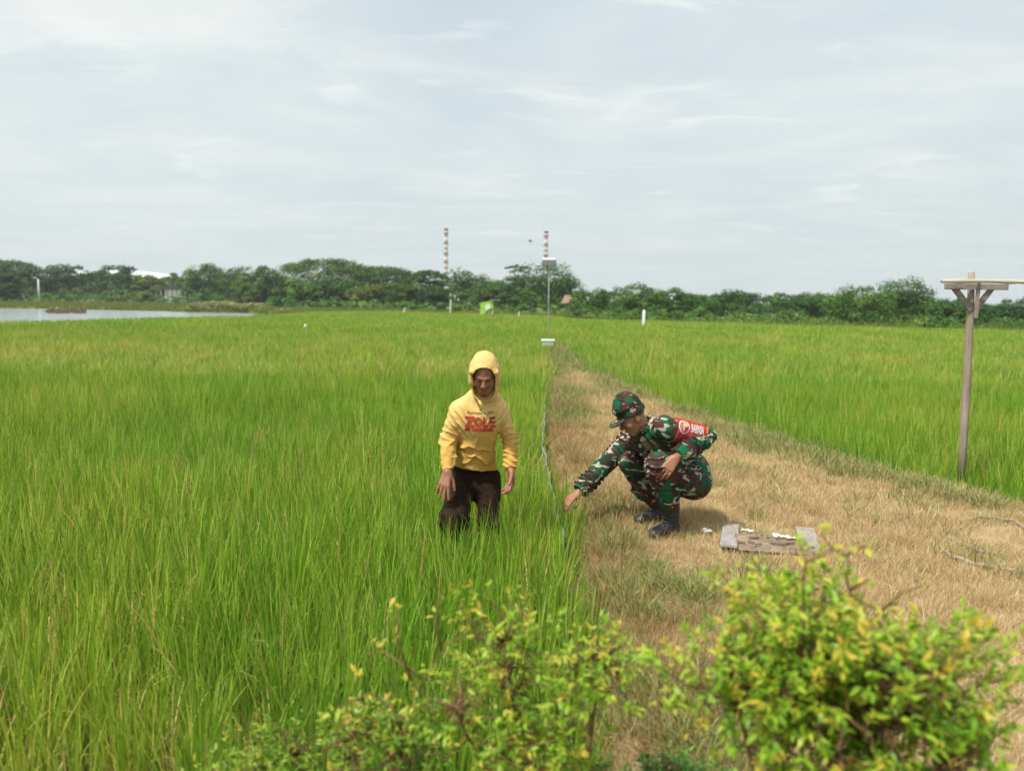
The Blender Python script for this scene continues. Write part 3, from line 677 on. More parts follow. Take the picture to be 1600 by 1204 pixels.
# open-sided shed behind the trees
D = 176; a = P(244, 450, D); b = P(297, 450, D); zt = P(270, 447, D).z; W = b.x - a.x
root = empty('open_shed', ((a.x + b.x) / 2, D, 0), 'pale grey shed with dark window bays seen under the olive tree', 'shed')
m = MB(); m.box((0, 2.5, (zt - .6) / 2), (W, 4.6, zt - .6)); o = m.build('wall', M['wall_pale']); o.parent = root
m = MB(); m.box((0, 2.5, zt - .45), (W + .8, 6.0, .22)); m.box((0, 2.5, zt - .2), (W * .8, 3.0, .25)); o = m.build('roof', M['dark']); o.parent = root
for k in range(7):
    x = -W / 2 + W * (k + .5) / 7; m = MB(); m.box((x, .2, zt * .62), (W / 7 * .62, .12, zt * .34)); o = m.build('window', M['window_dark'] if k not in (2, 3, 4) else M['white']); o.parent = root
for k in range(8):
    x = -W / 2 + W * k / 7; m = MB(); m.box((x, -.25, (zt - .5) / 2), (.12, .12, zt - .55)); o = m.build('pillar', M['white']); o.parent = root
# orange-roofed hut
D = 92; q = P(897, 463, D); root = empty('hut', (q.x, D, 0), 'small hut with an orange roof half hidden by bushes right of the solar lamp', 'hut'); zt = P(897, 461, D).z
m = MB(); m.box((0, 0, .8), (2.2, 2.0, 1.6)); o = m.build('wall', M['wall_brown']); o.parent = root
m = MB(); m.add([(-1.5, -1.3, 1.6), (1.5, -1.3, 1.6), (1.5, 1.3, 1.6), (-1.5, 1.3, 1.6), (-1.1, 0, zt), (1.1, 0, zt)], [(0, 1, 5, 4), (1, 2, 5), (2, 3, 4, 5), (3, 0, 4), (3, 2, 1, 0)]); o = m.build('roof', M['roof_orange']); o.parent = root
m = MB(); m.box((.4, -1.02, .7), (.7, .06, 1.3)); o = m.build('door', M['window_dark']); o.parent = root
# poles and stakes
D = 150; q = P(59.5, 436, D); root = empty('white_pole', (q.x, D, 0), 'thin white pole with a short drooping arm before the left trees', 'pole')
m = MB(); m.tube([(0, 0, 0), (0, 0, q.z)], [.16, .12], 10); o = m.build('shaft', M['white'], None, True); o.parent = root
m = MB(); m.tube([(0, 0, q.z - .2), (-.6, 0, q.z + .35), (-1.2, 0, q.z + .25)], [.05, .05, .04], 8); o = m.build('arm', M['white'], None, True); o.parent = root
def stake(pxb, pyt, D, r0, r1, lean, label, name='white_stake', group='white stakes in the fields'):
    q = P(pxb, pyt, D); m = MB()
    m.tube([(q.x, D, -.1), (q.x + lean * .5, D, q.z * .5), (q.x + lean * .93, D, q.z * .94), (q.x + lean, D, q.z)], [r0, (r0 + r1) / 2, r1, r1 * .3], 10)
    return tag(m.build(name, M['white'], None, True), label, 'stake', group)
stake(703.5, 468, 76, .085, .05, .04, 'leaning white stake at the far field edge, left of the lime green booth')
stake(628, 480, 79, .10, .04, .32, 'short white stake slanting right at the field edge below the brownish tree')
stake(1006.5, 484, 46, .10, .09, 0, 'stout white post in the right field before the trees')
stake(477, 506, 38, .06, .05, 0, 'small white stake top among the rice left of the man')
stake(811, 486, 66, .05, .04, 0, 'short grey-white stake right of the lime green booth')
# lime green booth
D = 71; q = P(762, 480, D); s = D / FPX
root = empty('field_booth', (q.x, D, 0), 'lime green board booth with a pale square emblem at the far field edge', 'booth')
zt0 = P(751, 473, D).z; zt1 = P(770, 469.5, D).z; zb = .62
def quad_plate(name, pts, th, mat, dirv=Vector((0, 1, 0))):
    m = MB(); n_ = len(pts); V = [Vector(p) for p in pts] + [Vector(p) + dirv * th for p in pts]
    F = [tuple(range(n_)), tuple(range(n_, 2 * n_))[::-1]] + [(k, k + n_, (k + 1) % n_ + n_, (k + 1) % n_) for k in range(n_)]
    m.add(V, F); o = m.build(name, mat); o.parent = root; return o
x0, x1 = (750.5 - 762) * s, (769.5 - 762) * s
quad_plate('front_panel', [(x0, 0, zb), (x0 + .25, 0, zb), (x1 - .4, 0, zb + .6), (x1, 0, zb + .5), (x1, 0, zt1), (x0, 0, zt0)], .04, M['green_panel'])
quad_plate('side_panel', [(x1 + .003, 0, .1), (x1 + .06, .9, .1), (x1 + .06, .9, zt1 + .02), (x1 + .003, 0, zt1)], .03, M['green_panel'], Vector((1, 0, 0)))
m = MB(); m.tube([(.03, -.012, (zt0 + zb) / 2 + .12), (.03, -.03, (zt0 + zb) / 2 + .12)], .27, 8); m.box((.0, -.012, (zt0 + zb) / 2 + .1), (.42, .02, .44)); o = m.build('emblem', M['white']); o.parent = root
m = MB(); m.tube([(x0 + .2, -.06, zb - .1), (x1 - .3, -.06, zb + .5)], .05, 6); o = m.build('brace', M['green_panel']); o.parent = root
for x in (x0 + .04, .12, x1 - .04): m = MB(); m.tube([(x, .02, -.05), (x, .02, zb + .3)], .035, 6); o = m.build('leg', M['white']); o.parent = root
m = MB(); m.box((x1 + .2, .4, zt1 + .05), (.9, 1.1, .05)); o = m.build('roof', M['wall_pale']); o.parent = root
# bird
m = MB(); q = P(828, 377, 60)
m.tube([q + Vector((-.16, 0, .01)), q + Vector((-.08, 0, .03)), q, q + Vector((.12, 0, -.02)), q + Vector((.2, 0, -.03))], [.012, .035, .045, .02, .03], 8)
for sgn in (-1, 1):
    a = q + Vector((-.04, 0, .03)); b = a + Vector((.05, sgn * .16, .11)); c = a + Vector((.12, sgn * .34, .04)); d = q + Vector((.06, 0, .0)); e = d + Vector((.06, sgn * .15, .07))
    m.add([a, b, c, e, d, a + Vector((0, 0, -.012)), b + Vector((0, 0, -.012)), c + Vector((0, 0, -.01)), e + Vector((0, 0, -.012)), d + Vector((0, 0, -.012))],
          [(0, 1, 3, 4), (1, 2, 3), (9, 8, 6, 5), (8, 7, 6), (0, 5, 6, 1), (1, 6, 7, 2), (2, 7, 8, 3), (3, 8, 9, 4)])
tag(m.build('bird', M['dark'], None, True), 'small dark bird gliding left of the striped chimney behind the lamp', 'bird')

# ------------------------------------------------------------------ solar lamp and white hive-like box on the dike end
D = 27.2; q = P(857.5, 412, D); root = empty('solar_lamp', (q.x, D, 0), 'thin grey pole carrying a dark solar panel box at the far end of the dike', 'lamp')
zp = q.z; bs = P(857.5, 530, D).x - q.x
m = MB(); m.tube([(bs, 0, -.05), (bs * .4, 0, zp * .6), (0, 0, zp)], [.018, .015, .013], 10); o = m.build('pole', M['greypipe'], None, True); o.parent = root
m = MB(); m.box((0.01, 0, zp + .02), (.50, .36, .20), None, .5, .02); o = m.build('lamp_box', M['lampgrey']); o.parent = root
m = MB(); m.box((0, 0, zp + .155), (.44, .34, .05), Matrix.Rotation(math.radians(9), 3, 'X'), .5, .01); o = m.build('panel', M['white']); o.parent = root
m = MB(); m.tube([(0, 0, zp - .30), (.10, 0, zp - .1)], .012, 6); m.tube([(0, 0, zp - .30), (-.10, 0, zp - .1)], .012, 6); o = m.build('bracket', M['dark']); o.parent = root
D = 26.0; q = P(856, 540, D); root = empty('white_box', (q.x, D, 0), 'white lidded box on brown legs at the foot of the solar lamp', 'box'); zt = P(856, 530.5, D).z; zb = P(856, 540, D).z
m = MB(); m.box((0, 0, zt - .02), (.46, .36, .055), None, .5, .015); o = m.build('lid', M['white']); o.parent = root
m = MB(); m.box((0, 0, (zt + zb) / 2 - .045), (.38, .3, zt - zb - .01), None, .5, .01); o = m.build('body', M['white']); o.parent = root
for x in (-.14, .14):
    for y in (-.11, .11): m = MB(); m.tube([(x, y, 0), (x, y, zb - .06)], .022, 6); o = m.build('leg', M['twig']); o.parent = root

# ------------------------------------------------------------------ timber post with bamboo pole
b0 = G(1503, 748, DZ); D = b0.y
tp = P(1518, 424, D); root = empty('timber_post', (b0.x, D, 0), 'weathered timber post with a braced crossboard at the right edge of the dike', 'post')
def ps(px, py, dy=0.0): v = P(px, py, D); return Vector((v.x - b0.x, dy, v.z))
m = MB(); r = np.random.default_rng(3)
pts = [ps(1503, 752), ps(1505, 690), ps(1509, 620), ps(1513, 550), ps(1516, 490), ps(1518, 425)]; pts[0].z = DZ - .1
m.tube(pts, [.038, .036, .037, .033, .032, .028], 12); o = m.build('shaft', M['post'], None, True); o.parent = root
m = MB(); a, b = ps(1471, 447.5), ps(1569, 447.5); m.box(((a.x + b.x) / 2, -.055, a.z), (b.x - a.x, .025, .055), None, .5, .003); o = m.build('crossboard', M['board']); o.parent = root
m = MB(); a, b = ps(1519.5, 425), ps(1526, 500); m.box(((a.x + b.x) / 2 - .022, -.083, (a.z + b.z) / 2 - .04), (.028, .026, a.z - b.z - .12), None, .5, .003); o = m.build('cleat', M['board']); o.parent = root
for (xa, ya, xb, yb) in ((1489, 451, 1513, 482), (1546, 451, 1524, 480)):
    a, b = ps(xa, ya), ps(xb, yb); d = (b - a); ang = math.atan2(d.x, -d.z)
    m = MB(); c = (a + b) / 2; m.box((c.x, -.03, c.z), (.052, .022, d.length + .03), Matrix.Rotation(-ang, 3, 'Y'), .5, .003); o = m.build('brace', M['board']); o.parent = root
bz = P(1500, 440.5, D - .1)
m = MB(); A = P(1471, 439, D - .11); Bv = P(1600, 441, D - .14); dv = (Bv - A).normalized(); pts = []; rd = []
n_ = 40
for k in range(n_ + 1):
    f = k / n_ * 3.4; pts.append(A + dv * f + Vector((0, 0, -.004 * f * f + .006 * math.sin(f * 3)))); rd.append(.018 + (.006 if abs((f % .42) - .21) < .045 else 0) - .001 * f)
m.tube(pts, rd, 12); tag(m.build('bamboo_pole', M['bamboo'], None, True), 'pale bamboo pole lashed to the timber post top, running out to the right', 'pole')
m = MB(); A2 = A + dv * 3.3; gz = float(DZ)
m.tube([(A2.x, A2.y + .1, gz - .1), (A2.x, A2.y + .1, A2.z + .12)], [.042, .035], 12); tag(m.build('timber_post', M['post'], None, True), 'second timber post under the far end of the bamboo pole', 'post')

# ------------------------------------------------------------------ broken pallet on the grass
def gp(px, py, dz=0.0): v = G(px, py, DZ); return Vector((v.x, v.y, DZ + dz))
c = gp(1200, 850); root = empty('broken_pallet', tuple(c), 'broken grey pallet with a rotten crossplank lying in the dry grass', 'pallet')
for (a, b, wd) in ((gp(1142, 823), gp(1138, 862), .115), (gp(1257, 829), gp(1266, 870), .125)):
    d = b - a; ang = math.atan2(d.x, -d.y); mid_ = (a + b) / 2 - c
    m = MB(); m.box((mid_.x, mid_.y, .030), (wd, d.length, .020), Matrix.Rotation(ang, 3, 'Z') @ Matrix.Rotation(math.radians(-2), 3, 'X'), .5, .004); o = m.build('board', M['greyboard']); o.parent = root
a, b = gp(1150, 853), gp(1262, 860); d = b - a; ang = math.atan2(d.y, d.x); mid_ = (a + b) / 2 - c; Ll = d.length
V = []; F = []; nu, nv = 60, 16; rr = np.random.default_rng(8)
for i in range(nu + 1):
    for j in range(nv + 1):
        u = (i / nu - .5) * Ll; v_ = (j / nv - .5) * .30
        e = 0.02 * fbm(np.array([[u * 0.6, 0, 1.0]]), 6, 2)[0] * (1 if j in (0, nv) else 0)
        h = .052 + .014 * fbm(np.array([[u * .25, v_ * 2.2, 0]]), 14, 4, 4)[0]; h = h if 0 < j < nv and 0 < i < nu else .022
        V.append((u + (0.03 * vnoise(np.array([[0, v_, 0]]), 22, 5)[0] if i in (0, nu) else 0), v_ + e, h))
for i in range(nu):
    for j in range(nv): q_ = i * (nv + 1) + j; F.append((q_, q_ + nv + 1, q_ + nv + 2, q_ + 1))
Rz = Matrix.Rotation(ang, 3, 'Z'); m = MB(); m.add([Rz @ Vector(v) + Vector((mid_.x, mid_.y, 0)) for v in V], F)
o = m.build('crossplank', M['oldboard']); o.parent = root
m = MB()
for k in range(14):
    u = rr.uniform(-.48, .48) * Ll; v_ = rr.uniform(-.14, .12); a_ = rr.normal(0, .6); p_ = Rz @ Vector((u, v_, .064)) + Vector((mid_.x, mid_.y, 0)); l = rr.uniform(.03, .10)
    m.box(p_, (l, rr.uniform(.006, .014), .010), Rz @ Matrix.Rotation(a_, 3, 'Z') @ Matrix.Rotation(rr.normal(0, .1), 3, 'Y'))
o = m.build('splinter', M['oldboard']); o.parent = root; o['kind'] = 'stuff'
def flakes(cx, cy, n, spread, z, label, seed):
    r = np.random.default_rng(seed); m = MB(); c = gp(cx, cy)
    for k in range(n):
        p = c + Vector((r.normal(0, spread), r.normal(0, spread * .55), z + r.uniform(0, .015))); s = r.uniform(.007, .016)
        bm = bmesh.new(); bmesh.ops.create_icosphere(bm, subdivisions=2, radius=s)
        V = np.array([v.co[:] for v in bm.verts]); V *= (1 + .45 * vnoise(V, 70, int(seed * 100 + k)))[:, None] * np.array([1.3, 1, .6]); Fq = [[v.index for v in f.verts] for f in bm.faces]; bm.free()
        m.add([Vector(v) + p for v in V], Fq)
    return tag(m.build('white_crumbs', M['shell'], None, True), label, 'crumbs')
flakes(1223, 853, 26, .030, .062, 'bright heap of white crumbs on the middle of the rotten plank', 3)
flakes(1167, 843, 8, .016, .060, 'small white lump at the left end of the rotten plank', 4)
flakes(1106, 835, 7, .024, .02, 'few white crumbs in the grass between the boot and the pallet', 5)
# ------------------------------------------------------------------ hose loops on the grass
def hose(pxs, label, rad=.011, z=.05, mat='hose', name='hose'):
    ctrl = [gp(x, y) for x, y in pxs]; pts = []
    for i in range(len(ctrl) - 1):
        p0 = ctrl[max(i - 1, 0)]; p1 = ctrl[i]; p2 = ctrl[i + 1]; p3 = ctrl[min(i + 2, len(ctrl) - 1)]
        for k in range(8):
            t = k / 8; pts.append(0.5 * ((2 * p1) + (p2 - p0) * t + (2 * p0 - 5 * p1 + 4 * p2 - p3) * t * t + (3 * p1 - p0 - 3 * p2 + p3) * t ** 3))
    pts = [Vector((p.x, p.y, float(dike_z(p.x, p.y)) + z * .5 + .004 * math.sin(k * .7))) for k, p in enumerate(pts)]
    m = MB(); m.tube(pts, rad, 8); return tag(m.build(name, M[mat], None, True), label, 'hose' if name == 'hose' else 'stick', 'hoses on the dry grass' if name == 'hose' else None)
hose([(1467, 833), (1480, 845), (1505, 857), (1530, 868), (1560, 874)], 'upper of two brown hose lengths curving to the right in the dry grass', .013)
hose([(1470, 862), (1490, 876), (1520, 886), (1560, 893), (1605, 899), (1640, 903)], 'longest lower brown hose length running off to the right edge', .014)
hose([(1500, 822), (1520, 814), (1540, 812), (1565, 815), (1590, 824), (1610, 840)], 'arched hose length in the grass above the two parallel ones', .011)
hose([(1400, 768), (1412, 776), (1430, 785), (1448, 798)], 'thin crooked stick lying in the grass in front of the timber post', .008, .05, 'twig', 'stick')
hose([(1402, 763), (1420, 763), (1445, 767), (1465, 771)], 'second thin dry stick lying nearly level behind the crooked one', .006, .05, 'twig', 'stick')
# ------------------------------------------------------------------ plastic sheet barrier along the left edge of the dike
V = []; F = []; ys = np.arange(2.4, 20, .06); r = np.random.default_rng(12)
for i, y in enumerate(ys):
    x = interp(y, LY, LX) - .07; hgt = (.22 if y < 5 else .36) + .02 * math.sin(y * 2.1) + .03 * vnoise(np.array([[y, 0, 0]]), 3, 1)[0]
    for j in range(6):
        f = j / 5; V.append((x + .025 * vnoise(np.array([[y, f, 0]]), 5, 2)[0] + .008 * math.sin(y * 7 + f * 2) - .03 * f, y, -.02 + hgt * f))
for i in range(len(ys) - 1):
    for j in range(5): q_ = i * 6 + j; F.append((q_, q_ + 6, q_ + 7, q_ + 1))
o = link('plastic_barrier', mesh_np('plastic_barrier', V, F, smooth=True), M['plastic']); tag(o, 'grey-blue plastic sheet strip standing along the rice edge of the dike', 'plastic sheet')
sm = o.modifiers.new('thick', 'SOLIDIFY'); sm.thickness = .003
# ------------------------------------------------------------------ shrubs close to the camera
def leaf_mesh(rng, base, dirv, L_, W_, tone):
    """arrays of leaves: folded ovate blades of 3 rows"""
    n = len(base); d = dirv / np.linalg.norm(dirv, axis=1, keepdims=True)
    up = np.tile([0, 0, 1.0], (n, 1)) + rng.normal(0, .55, (n, 3)); s = np.cross(d, up); s /= np.linalg.norm(s, axis=1, keepdims=True) + 1e-9; nn = np.cross(s, d)
    rows = [(0, .06), (.3, .46), (.65, .38), (1.0, .02)]; V = np.zeros((n, 12, 3)); droop = rng.uniform(.05, .35, n)
    for i, (f, wv) in enumerate(rows):
        c = base + d * (L_ * f)[:, None] - nn * (L_ * droop * f * f)[:, None]
        V[:, i * 3] = c - s * (W_ * wv)[:, None] + nn * (W_ * wv * .35)[:, None]; V[:, i * 3 + 1] = c; V[:, i * 3 + 2] = c + s * (W_ * wv)[:, None] + nn * (W_ * wv * .35)[:, None]
    q = np.array([[i * 3 + j, i * 3 + j + 1, i * 3 + j + 4, i * 3 + j + 3] for i in range(3) for j in range(2)])
    F = (np.arange(n)[:, None, None] * 12 + q[None]).reshape(-1, 4)
    return V.reshape(-1, 3), F, np.repeat(tone, 12)
def shrub(root_pos, cen, rad, nsh, nlf, ll, label, seed, ybias=0.0, col=(1, 1, 1), lobes=7, name='shrub', stemr=.010):
    r = np.random.default_rng(seed); root = empty(name, root_pos, label, 'shrub'); rp = np.array(root_pos); cen = np.array(cen) - rp; rad = np.array(rad)
    # the crown is a handful of overlapping clumps with gaps between
    la = r.normal(0, 1, (lobes, 3)); la /= np.linalg.norm(la, axis=1, keepdims=True); LC = cen + la * rad * r.uniform(.40, .78, (lobes, 1)); LR = r.uniform(.28, .58, lobes)
    k = r.integers(0, lobes, nsh); dd = r.normal(0, 1, (nsh, 3)); dd /= np.linalg.norm(dd, axis=1, keepdims=True); dd[:, 2] = np.where(dd[:, 2] < -.3, -dd[:, 2], dd[:, 2])
    tip = LC[k] + dd * rad * (LR[k] * r.uniform(.55, 1.08, nsh))[:, None]
    m = MB(); B = []; Dv = []; T = []
    mains = []
    for i in range(7):
        a = LC[i % lobes]; p = [np.array([0, 0, 0]) + r.normal(0, .02, 3) * [1, 1, 0], a * .35 + r.normal(0, .03, 3), a * .75 + r.normal(0, .03, 3), a]
        m.tube(p, [stemr, stemr * .8, stemr * .55, stemr * .35], 6); mains += [p[1], p[2], p[3], (p[2] + p[3]) / 2]
    mains = np.array(mains)
    for i in range(nsh):
        t = tip[i]; j = np.argmin(np.linalg.norm(mains - t, axis=1)); s0 = mains[j]; out_ = t - s0; ln = np.linalg.norm(out_) + 1e-6
        md_ = (s0 + t) / 2 + r.normal(0, .02, 3); m.tube([s0, md_, t], [stemr * .3, stemr * .22, stemr * .12], 4, cap=False)
        ax = (t - md_); ax /= np.linalg.norm(ax) + 1e-6; ax = ax + np.array([0, 0, .35]); ax /= np.linalg.norm(ax)
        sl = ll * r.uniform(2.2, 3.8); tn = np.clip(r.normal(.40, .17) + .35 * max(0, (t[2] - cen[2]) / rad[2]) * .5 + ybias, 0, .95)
        f = r.uniform(0, 1, nlf) ** .8; pos = t[None] + ax[None] * (sl * (f - .35))[:, None]
        az = r.uniform(0, 6.28, nlf); e1 = np.cross(ax, [0.3, .2, 1]); e1 /= np.linalg.norm(e1); e2 = np.cross(ax, e1)
        dl = np.cos(az)[:, None] * e1 + np.sin(az)[:, None] * e2 + ax * (.35 + .8 * f)[:, None] + r.normal(0, .2, (nlf, 3)) + np.array([0, 0, -.15])
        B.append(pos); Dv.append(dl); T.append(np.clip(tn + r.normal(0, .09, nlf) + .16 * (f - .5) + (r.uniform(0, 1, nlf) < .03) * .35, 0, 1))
    B = np.concatenate(B); Dv = np.concatenate(Dv); T = np.concatenate(T); n_ = len(B); L_ = ll * r.uniform(.4, 1.3, n_)
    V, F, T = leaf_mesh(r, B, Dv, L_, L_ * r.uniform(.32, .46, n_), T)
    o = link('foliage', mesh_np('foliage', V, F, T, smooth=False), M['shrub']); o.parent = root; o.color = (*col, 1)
    o = m.build('stems', M['twig'], None, True); o.parent = root
    return root
def sh(px, py, D): return np.array(P(px, py, D)[:])
c = sh(1322, 1110, 1.85); shrub((c[0], 1.85, .29), c, (.385, .30, .37), 1150, 14, .029, 'large bright yellow-green leafy shrub close in front at the lower right', 41, .20, lobes=20)
c = sh(845, 1110, 2.15); shrub((c[0], 2.15, .27), c, (.34, .24, .30), 430, 11, .024, 'green shrub with yellow tips at the bottom centre, left of the bright shrub', 22, .20, (1, 1, 1.1), lobes=13)
c = sh(470, 1200, 2.25); shrub((c[0], 2.25, .27), c, (.42, .24, .22), 380, 10, .024, 'low sprawling yellowish shrub at the bottom left in front of the rice', 23, .12, (.9, .85, 1.1), lobes=8)
c = sh(610, 1190, 2.15); shrub((c[0] - .02, 2.18, .27), c, (.20, .16, .20), 120, 10, .024, 'small straggling shrub between the low yellowish one and the green one', 24, .05, (.85, .8, 1.1), lobes=6)
c = sh(1000, 1225, 2.35); shrub((c[0], 2.38, .27), c, (.26, .16, .13), 230, 12, .018, 'low grey-green weed clump at the bottom between the two larger shrubs', 25, -.18, (.9, 1.0, 2.6), lobes=7, name='weed_clump', stemr=.005)
# bare thorny twigs standing above the bright shrub, with a few leaves
r = np.random.default_rng(31)
def twig_plant(branches, D, label, base_px, rad=.004, leaf=True, name='bare_twig', nlf=26, mat='twig', tone=.85):
    b = P(*base_px, D); base = Vector((b.x, D, .27)); root = empty(name, tuple(base), label, 'twig'); m = MB(); B = []
    for br in branches:
        pts = [P(x, y, D + dy) - base for x, y, dy in br]; m.tube(pts, [rad * (1 - .65 * i / (len(pts) - 1)) for i in range(len(pts))], 6)
        for p in pts[1:]: B.append(p)
    o = m.build('stem', M[mat], None, True); o.parent = root
    if leaf:
        idx = r.integers(0, len(B), nlf); pos = np.array([B[i][:] for i in idx]) + r.normal(0, .012, (nlf, 3)); Ln = r.uniform(.02, .036, nlf)
        V, F, T = leaf_mesh(r, pos, r.normal(0, 1, (nlf, 3)), Ln, Ln * .42, np.clip(r.normal(tone, .08, nlf), 0, 1)); o = link('foliage', mesh_np('foliage', V, F, T), M['shrub']); o.parent = root
    return root
twig_plant([[(1255, 1150, 0), (1256, 950, 0), (1254, 905, 0), (1259, 878, 0), (1252, 855, .02), (1247, 838, .03)], [(1259, 878, 0), (1285, 866, 0), (1302, 858, .02)]], 1.80,
           'thin upright brown twig above the left part of the bright shrub', (1255, 1190), .0035, True, nlf=14)
twig_plant([[(1345, 1150, 0), (1352, 985, 0), (1375, 955, 0), (1330, 930, .02), (1322, 902, .02), (1328, 880, .02), (1322, 868, .02), (1300, 856, 0), (1280, 832, 0)],
            [(1330, 920, .02), (1345, 912, 0), (1358, 905, -.02)], [(1322, 868, .02), (1338, 856, .03), (1355, 853, .04)], [(1352, 985, 0), (1353, 1010, 0)], [(1375, 955, 0), (1410, 925, 0), (1440, 915, .03)]], 1.82,
           'crooked forked brown twig above the middle of the bright shrub', (1345, 1190), .0045, True, nlf=34)
twig_plant([[(1150, 1190, 0), (1140, 950, .05), (1135, 905, .05), (1120, 885, .05)], [(1140, 950, .05), (1165, 900, .02), (1172, 880, 0)], [(1140, 930, 0), (1110, 905, 0)]], 2.0,
           'spindly yellow-leaved sprig left of the bright shrub', (1150, 1200), .003, True, nlf=44, tone=.8)
twig_plant([[(640, 1200, 0), (650, 1080, 0), (700, 1005, 0), (735, 985, 0)], [(650, 1080, 0), (620, 1000, 0), (622, 950, 0)], [(660, 1060, 0), (590, 1010, .05), (560, 1050, .05)], [(655, 1140, 0), (580, 1080, 0), (520, 1110, 0)], [(690, 1015, 0), (680, 960, 0), (690, 925, 0)]], 2.2,
           'dry brown branching stems rising left of the green shrub', (640, 1200), .004, True, nlf=36, tone=.97)
# ------------------------------------------------------------------ people: smooth-blended distance fields turned into meshes
def nv(v): v = np.asarray(v, float); return v / np.linalg.norm(v)
class SDF:
    def __init__(s, lo, hi, vox):
        s.lo = np.array(lo, float); s.v = vox; s.n = np.ceil((np.array(hi) - s.lo) / vox).astype(int) + 1
        s.g = np.full(s.n, 0.06, np.float32)
    def apply(s, lo, hi, fn, k=0.02, op='u'):
        m = k + 0.045
        a = np.clip(np.floor((np.array(lo) - m - s.lo) / s.v).astype(int), 0, s.n - 1); b = np.clip(np.ceil((np.array(hi) + m - s.lo) / s.v).astype(int) + 1, 1, s.n)
        if (b <= a).any(): return
        ax = [s.lo[i] + np.arange(a[i], b[i]) * s.v for i in range(3)]
        Pt = np.stack(np.meshgrid(*ax, indexing='ij'), -1).astype(np.float32); d = fn(Pt)
        sl = tuple(slice(a[i], b[i]) for i in range(3)); g = s.g[sl]
        if op == 'u': h = np.maximum(k - np.abs(g - d), 0) / k; s.g[sl] = np.minimum(g, d) - h * h * k / 4
        else: h = np.maximum(k - np.abs(g + d), 0) / k; s.g[sl] = np.maximum(g, -d) + h * h * k / 4
    def cone(s, a, b, ra, rb, k=0.02, sq=None, flat=None, op='u'):
        """tapered limb from a to b; sq=(axis, factor) widens along axis; flat trims the end at b (and a if 2)"""
        a = np.asarray(a, float); b = np.asarray(b, float); ba = b - a; L2 = ba @ ba; f = sq[1] if sq else 1.0; r = max(ra, rb) * max(1, f)
        if sq: ax_ = nv(sq[0])
        u = ba / math.sqrt(L2)
        def fn(Pt):
            p = Pt - a; h = np.clip((p @ ba) / L2, 0, 1)[..., None]; q = p - h * ba
            if sq: q = q + (1 / f - 1) * (q @ ax_)[..., None] * ax_
            d = np.linalg.norm(q, axis=-1) - (ra + (rb - ra) * h[..., 0])
            if flat: d = np.maximum(d, (Pt - b) @ u)
            if flat == 2: d = np.maximum(d, -(p @ u))
            return d
        s.apply(np.minimum(a, b) - r, np.maximum(a, b) + r, fn, k, op)
    def ell(s, c, rad, axes=None, k=0.02, op='u'):
        c = np.asarray(c, float); rad = np.asarray(rad, float); R = np.array(axes, float) if axes is not None else np.eye(3); r = rad.max()
        def fn(Pt):
            q = (Pt - c) @ R.T; k0 = np.linalg.norm(q / rad, axis=-1); k1 = np.linalg.norm(q / rad ** 2, axis=-1) + 1e-9
            return k0 * (k0 - 1) / k1
        s.apply(c - r, c + r, fn, k, op)
    def chain(s, pts, rad, k=0.02, sq=None, flat=None, op='u'):
        for i in range(len(pts) - 1): s.cone(pts[i], pts[i + 1], rad[i], rad[i + 1], k, sq, flat if i == len(pts) - 2 else None, op)
    def mesh(s):
        vg = openvdb.FloatGrid(0.06); vg.copyFromArray(s.g); V, Q = vg.convertToQuads(0.0)
        V = np.asarray(V, float) * s.v + s.lo; Q = np.asarray(Q)[:, ::-1] if len(Q) else np.zeros((0, 4), int)
        return V, Q
def vnormals(V, F):
    n = np.cross(V[F[:, 2]] - V[F[:, 0]], V[F[:, 3]] - V[F[:, 1]]); N_ = np.zeros_like(V)
    for j in range(4): np.add.at(N_, F[:, j], n)
    return N_ / (np.linalg.norm(N_, axis=1, keepdims=True) + 1e-12)
def outward(V, F):
    n = np.cross(V[F[:, 2]] - V[F[:, 0]], V[F[:, 3]] - V[F[:, 1]]); c = V[F].mean(1)
    return F if (n * c).sum() > (n * V.mean(0)).sum() else F[:, ::-1]
def W3(px, py, D): return np.array(P(px, py, D)[:])

def head_sdf(F, c, f, u, s=1.0):
    f = nv(f); u = nv(u - f * (np.dot(u, f))); r = np.cross(f, u); A = np.array([r, f, u])
    def L_(x, y, z): return c + (r * x + f * y + u * z) * s
    F.ell(L_(0, -.012, .028), np.array([.077, .097, .092]) * s, A, .02)
    F.ell(L_(0, .020, -.035), np.array([.062, .070, .078]) * s, A, .03)
    F.ell(L_(0, .055, -.098), np.array([.026, .022, .018]) * s, A, .03)
    for sg in (-1, 1):
        F.ell(L_(sg * .044, .058, -.026), np.array([.017, .014, .016]) * s, A, .03)
        F.cone(L_(sg * .052, .0, -.06), L_(sg * .02, .055, -.098), .017 * s, .014 * s, .02)
        F.ell(L_(sg * .031, .098, .004), np.array([.016, .013, .010]) * s, A, .008, 'd')
        F.ell(L_(sg * .031, .078, .003), np.array([.013, .012, .012]) * s, A, .003)
        F.cone(L_(sg * .012, .088, .020), L_(sg * .045, .074, .024), .008 * s, .007 * s, .012)
        F.ell(L_(sg * .012, .100, -.030), np.array([.009, .010, .008]) * s, A, .006)
        F.ell(L_(sg * .078, -.008, -.006), np.array([.016, .022, .036]) * s, A, .004)
    F.cone(L_(0, .084, .016), L_(0, .108, -.026), .008 * s, .013 * s, .009)
    F.cone(L_(-.018, .080, -.060), L_(.018, .080, -.060), .0075 * s, .0075 * s, .006)
    F.cone(L_(-.015, .079, -.070), L_(.015, .079, -.070), .008 * s, .008 * s, .004)
    return L_
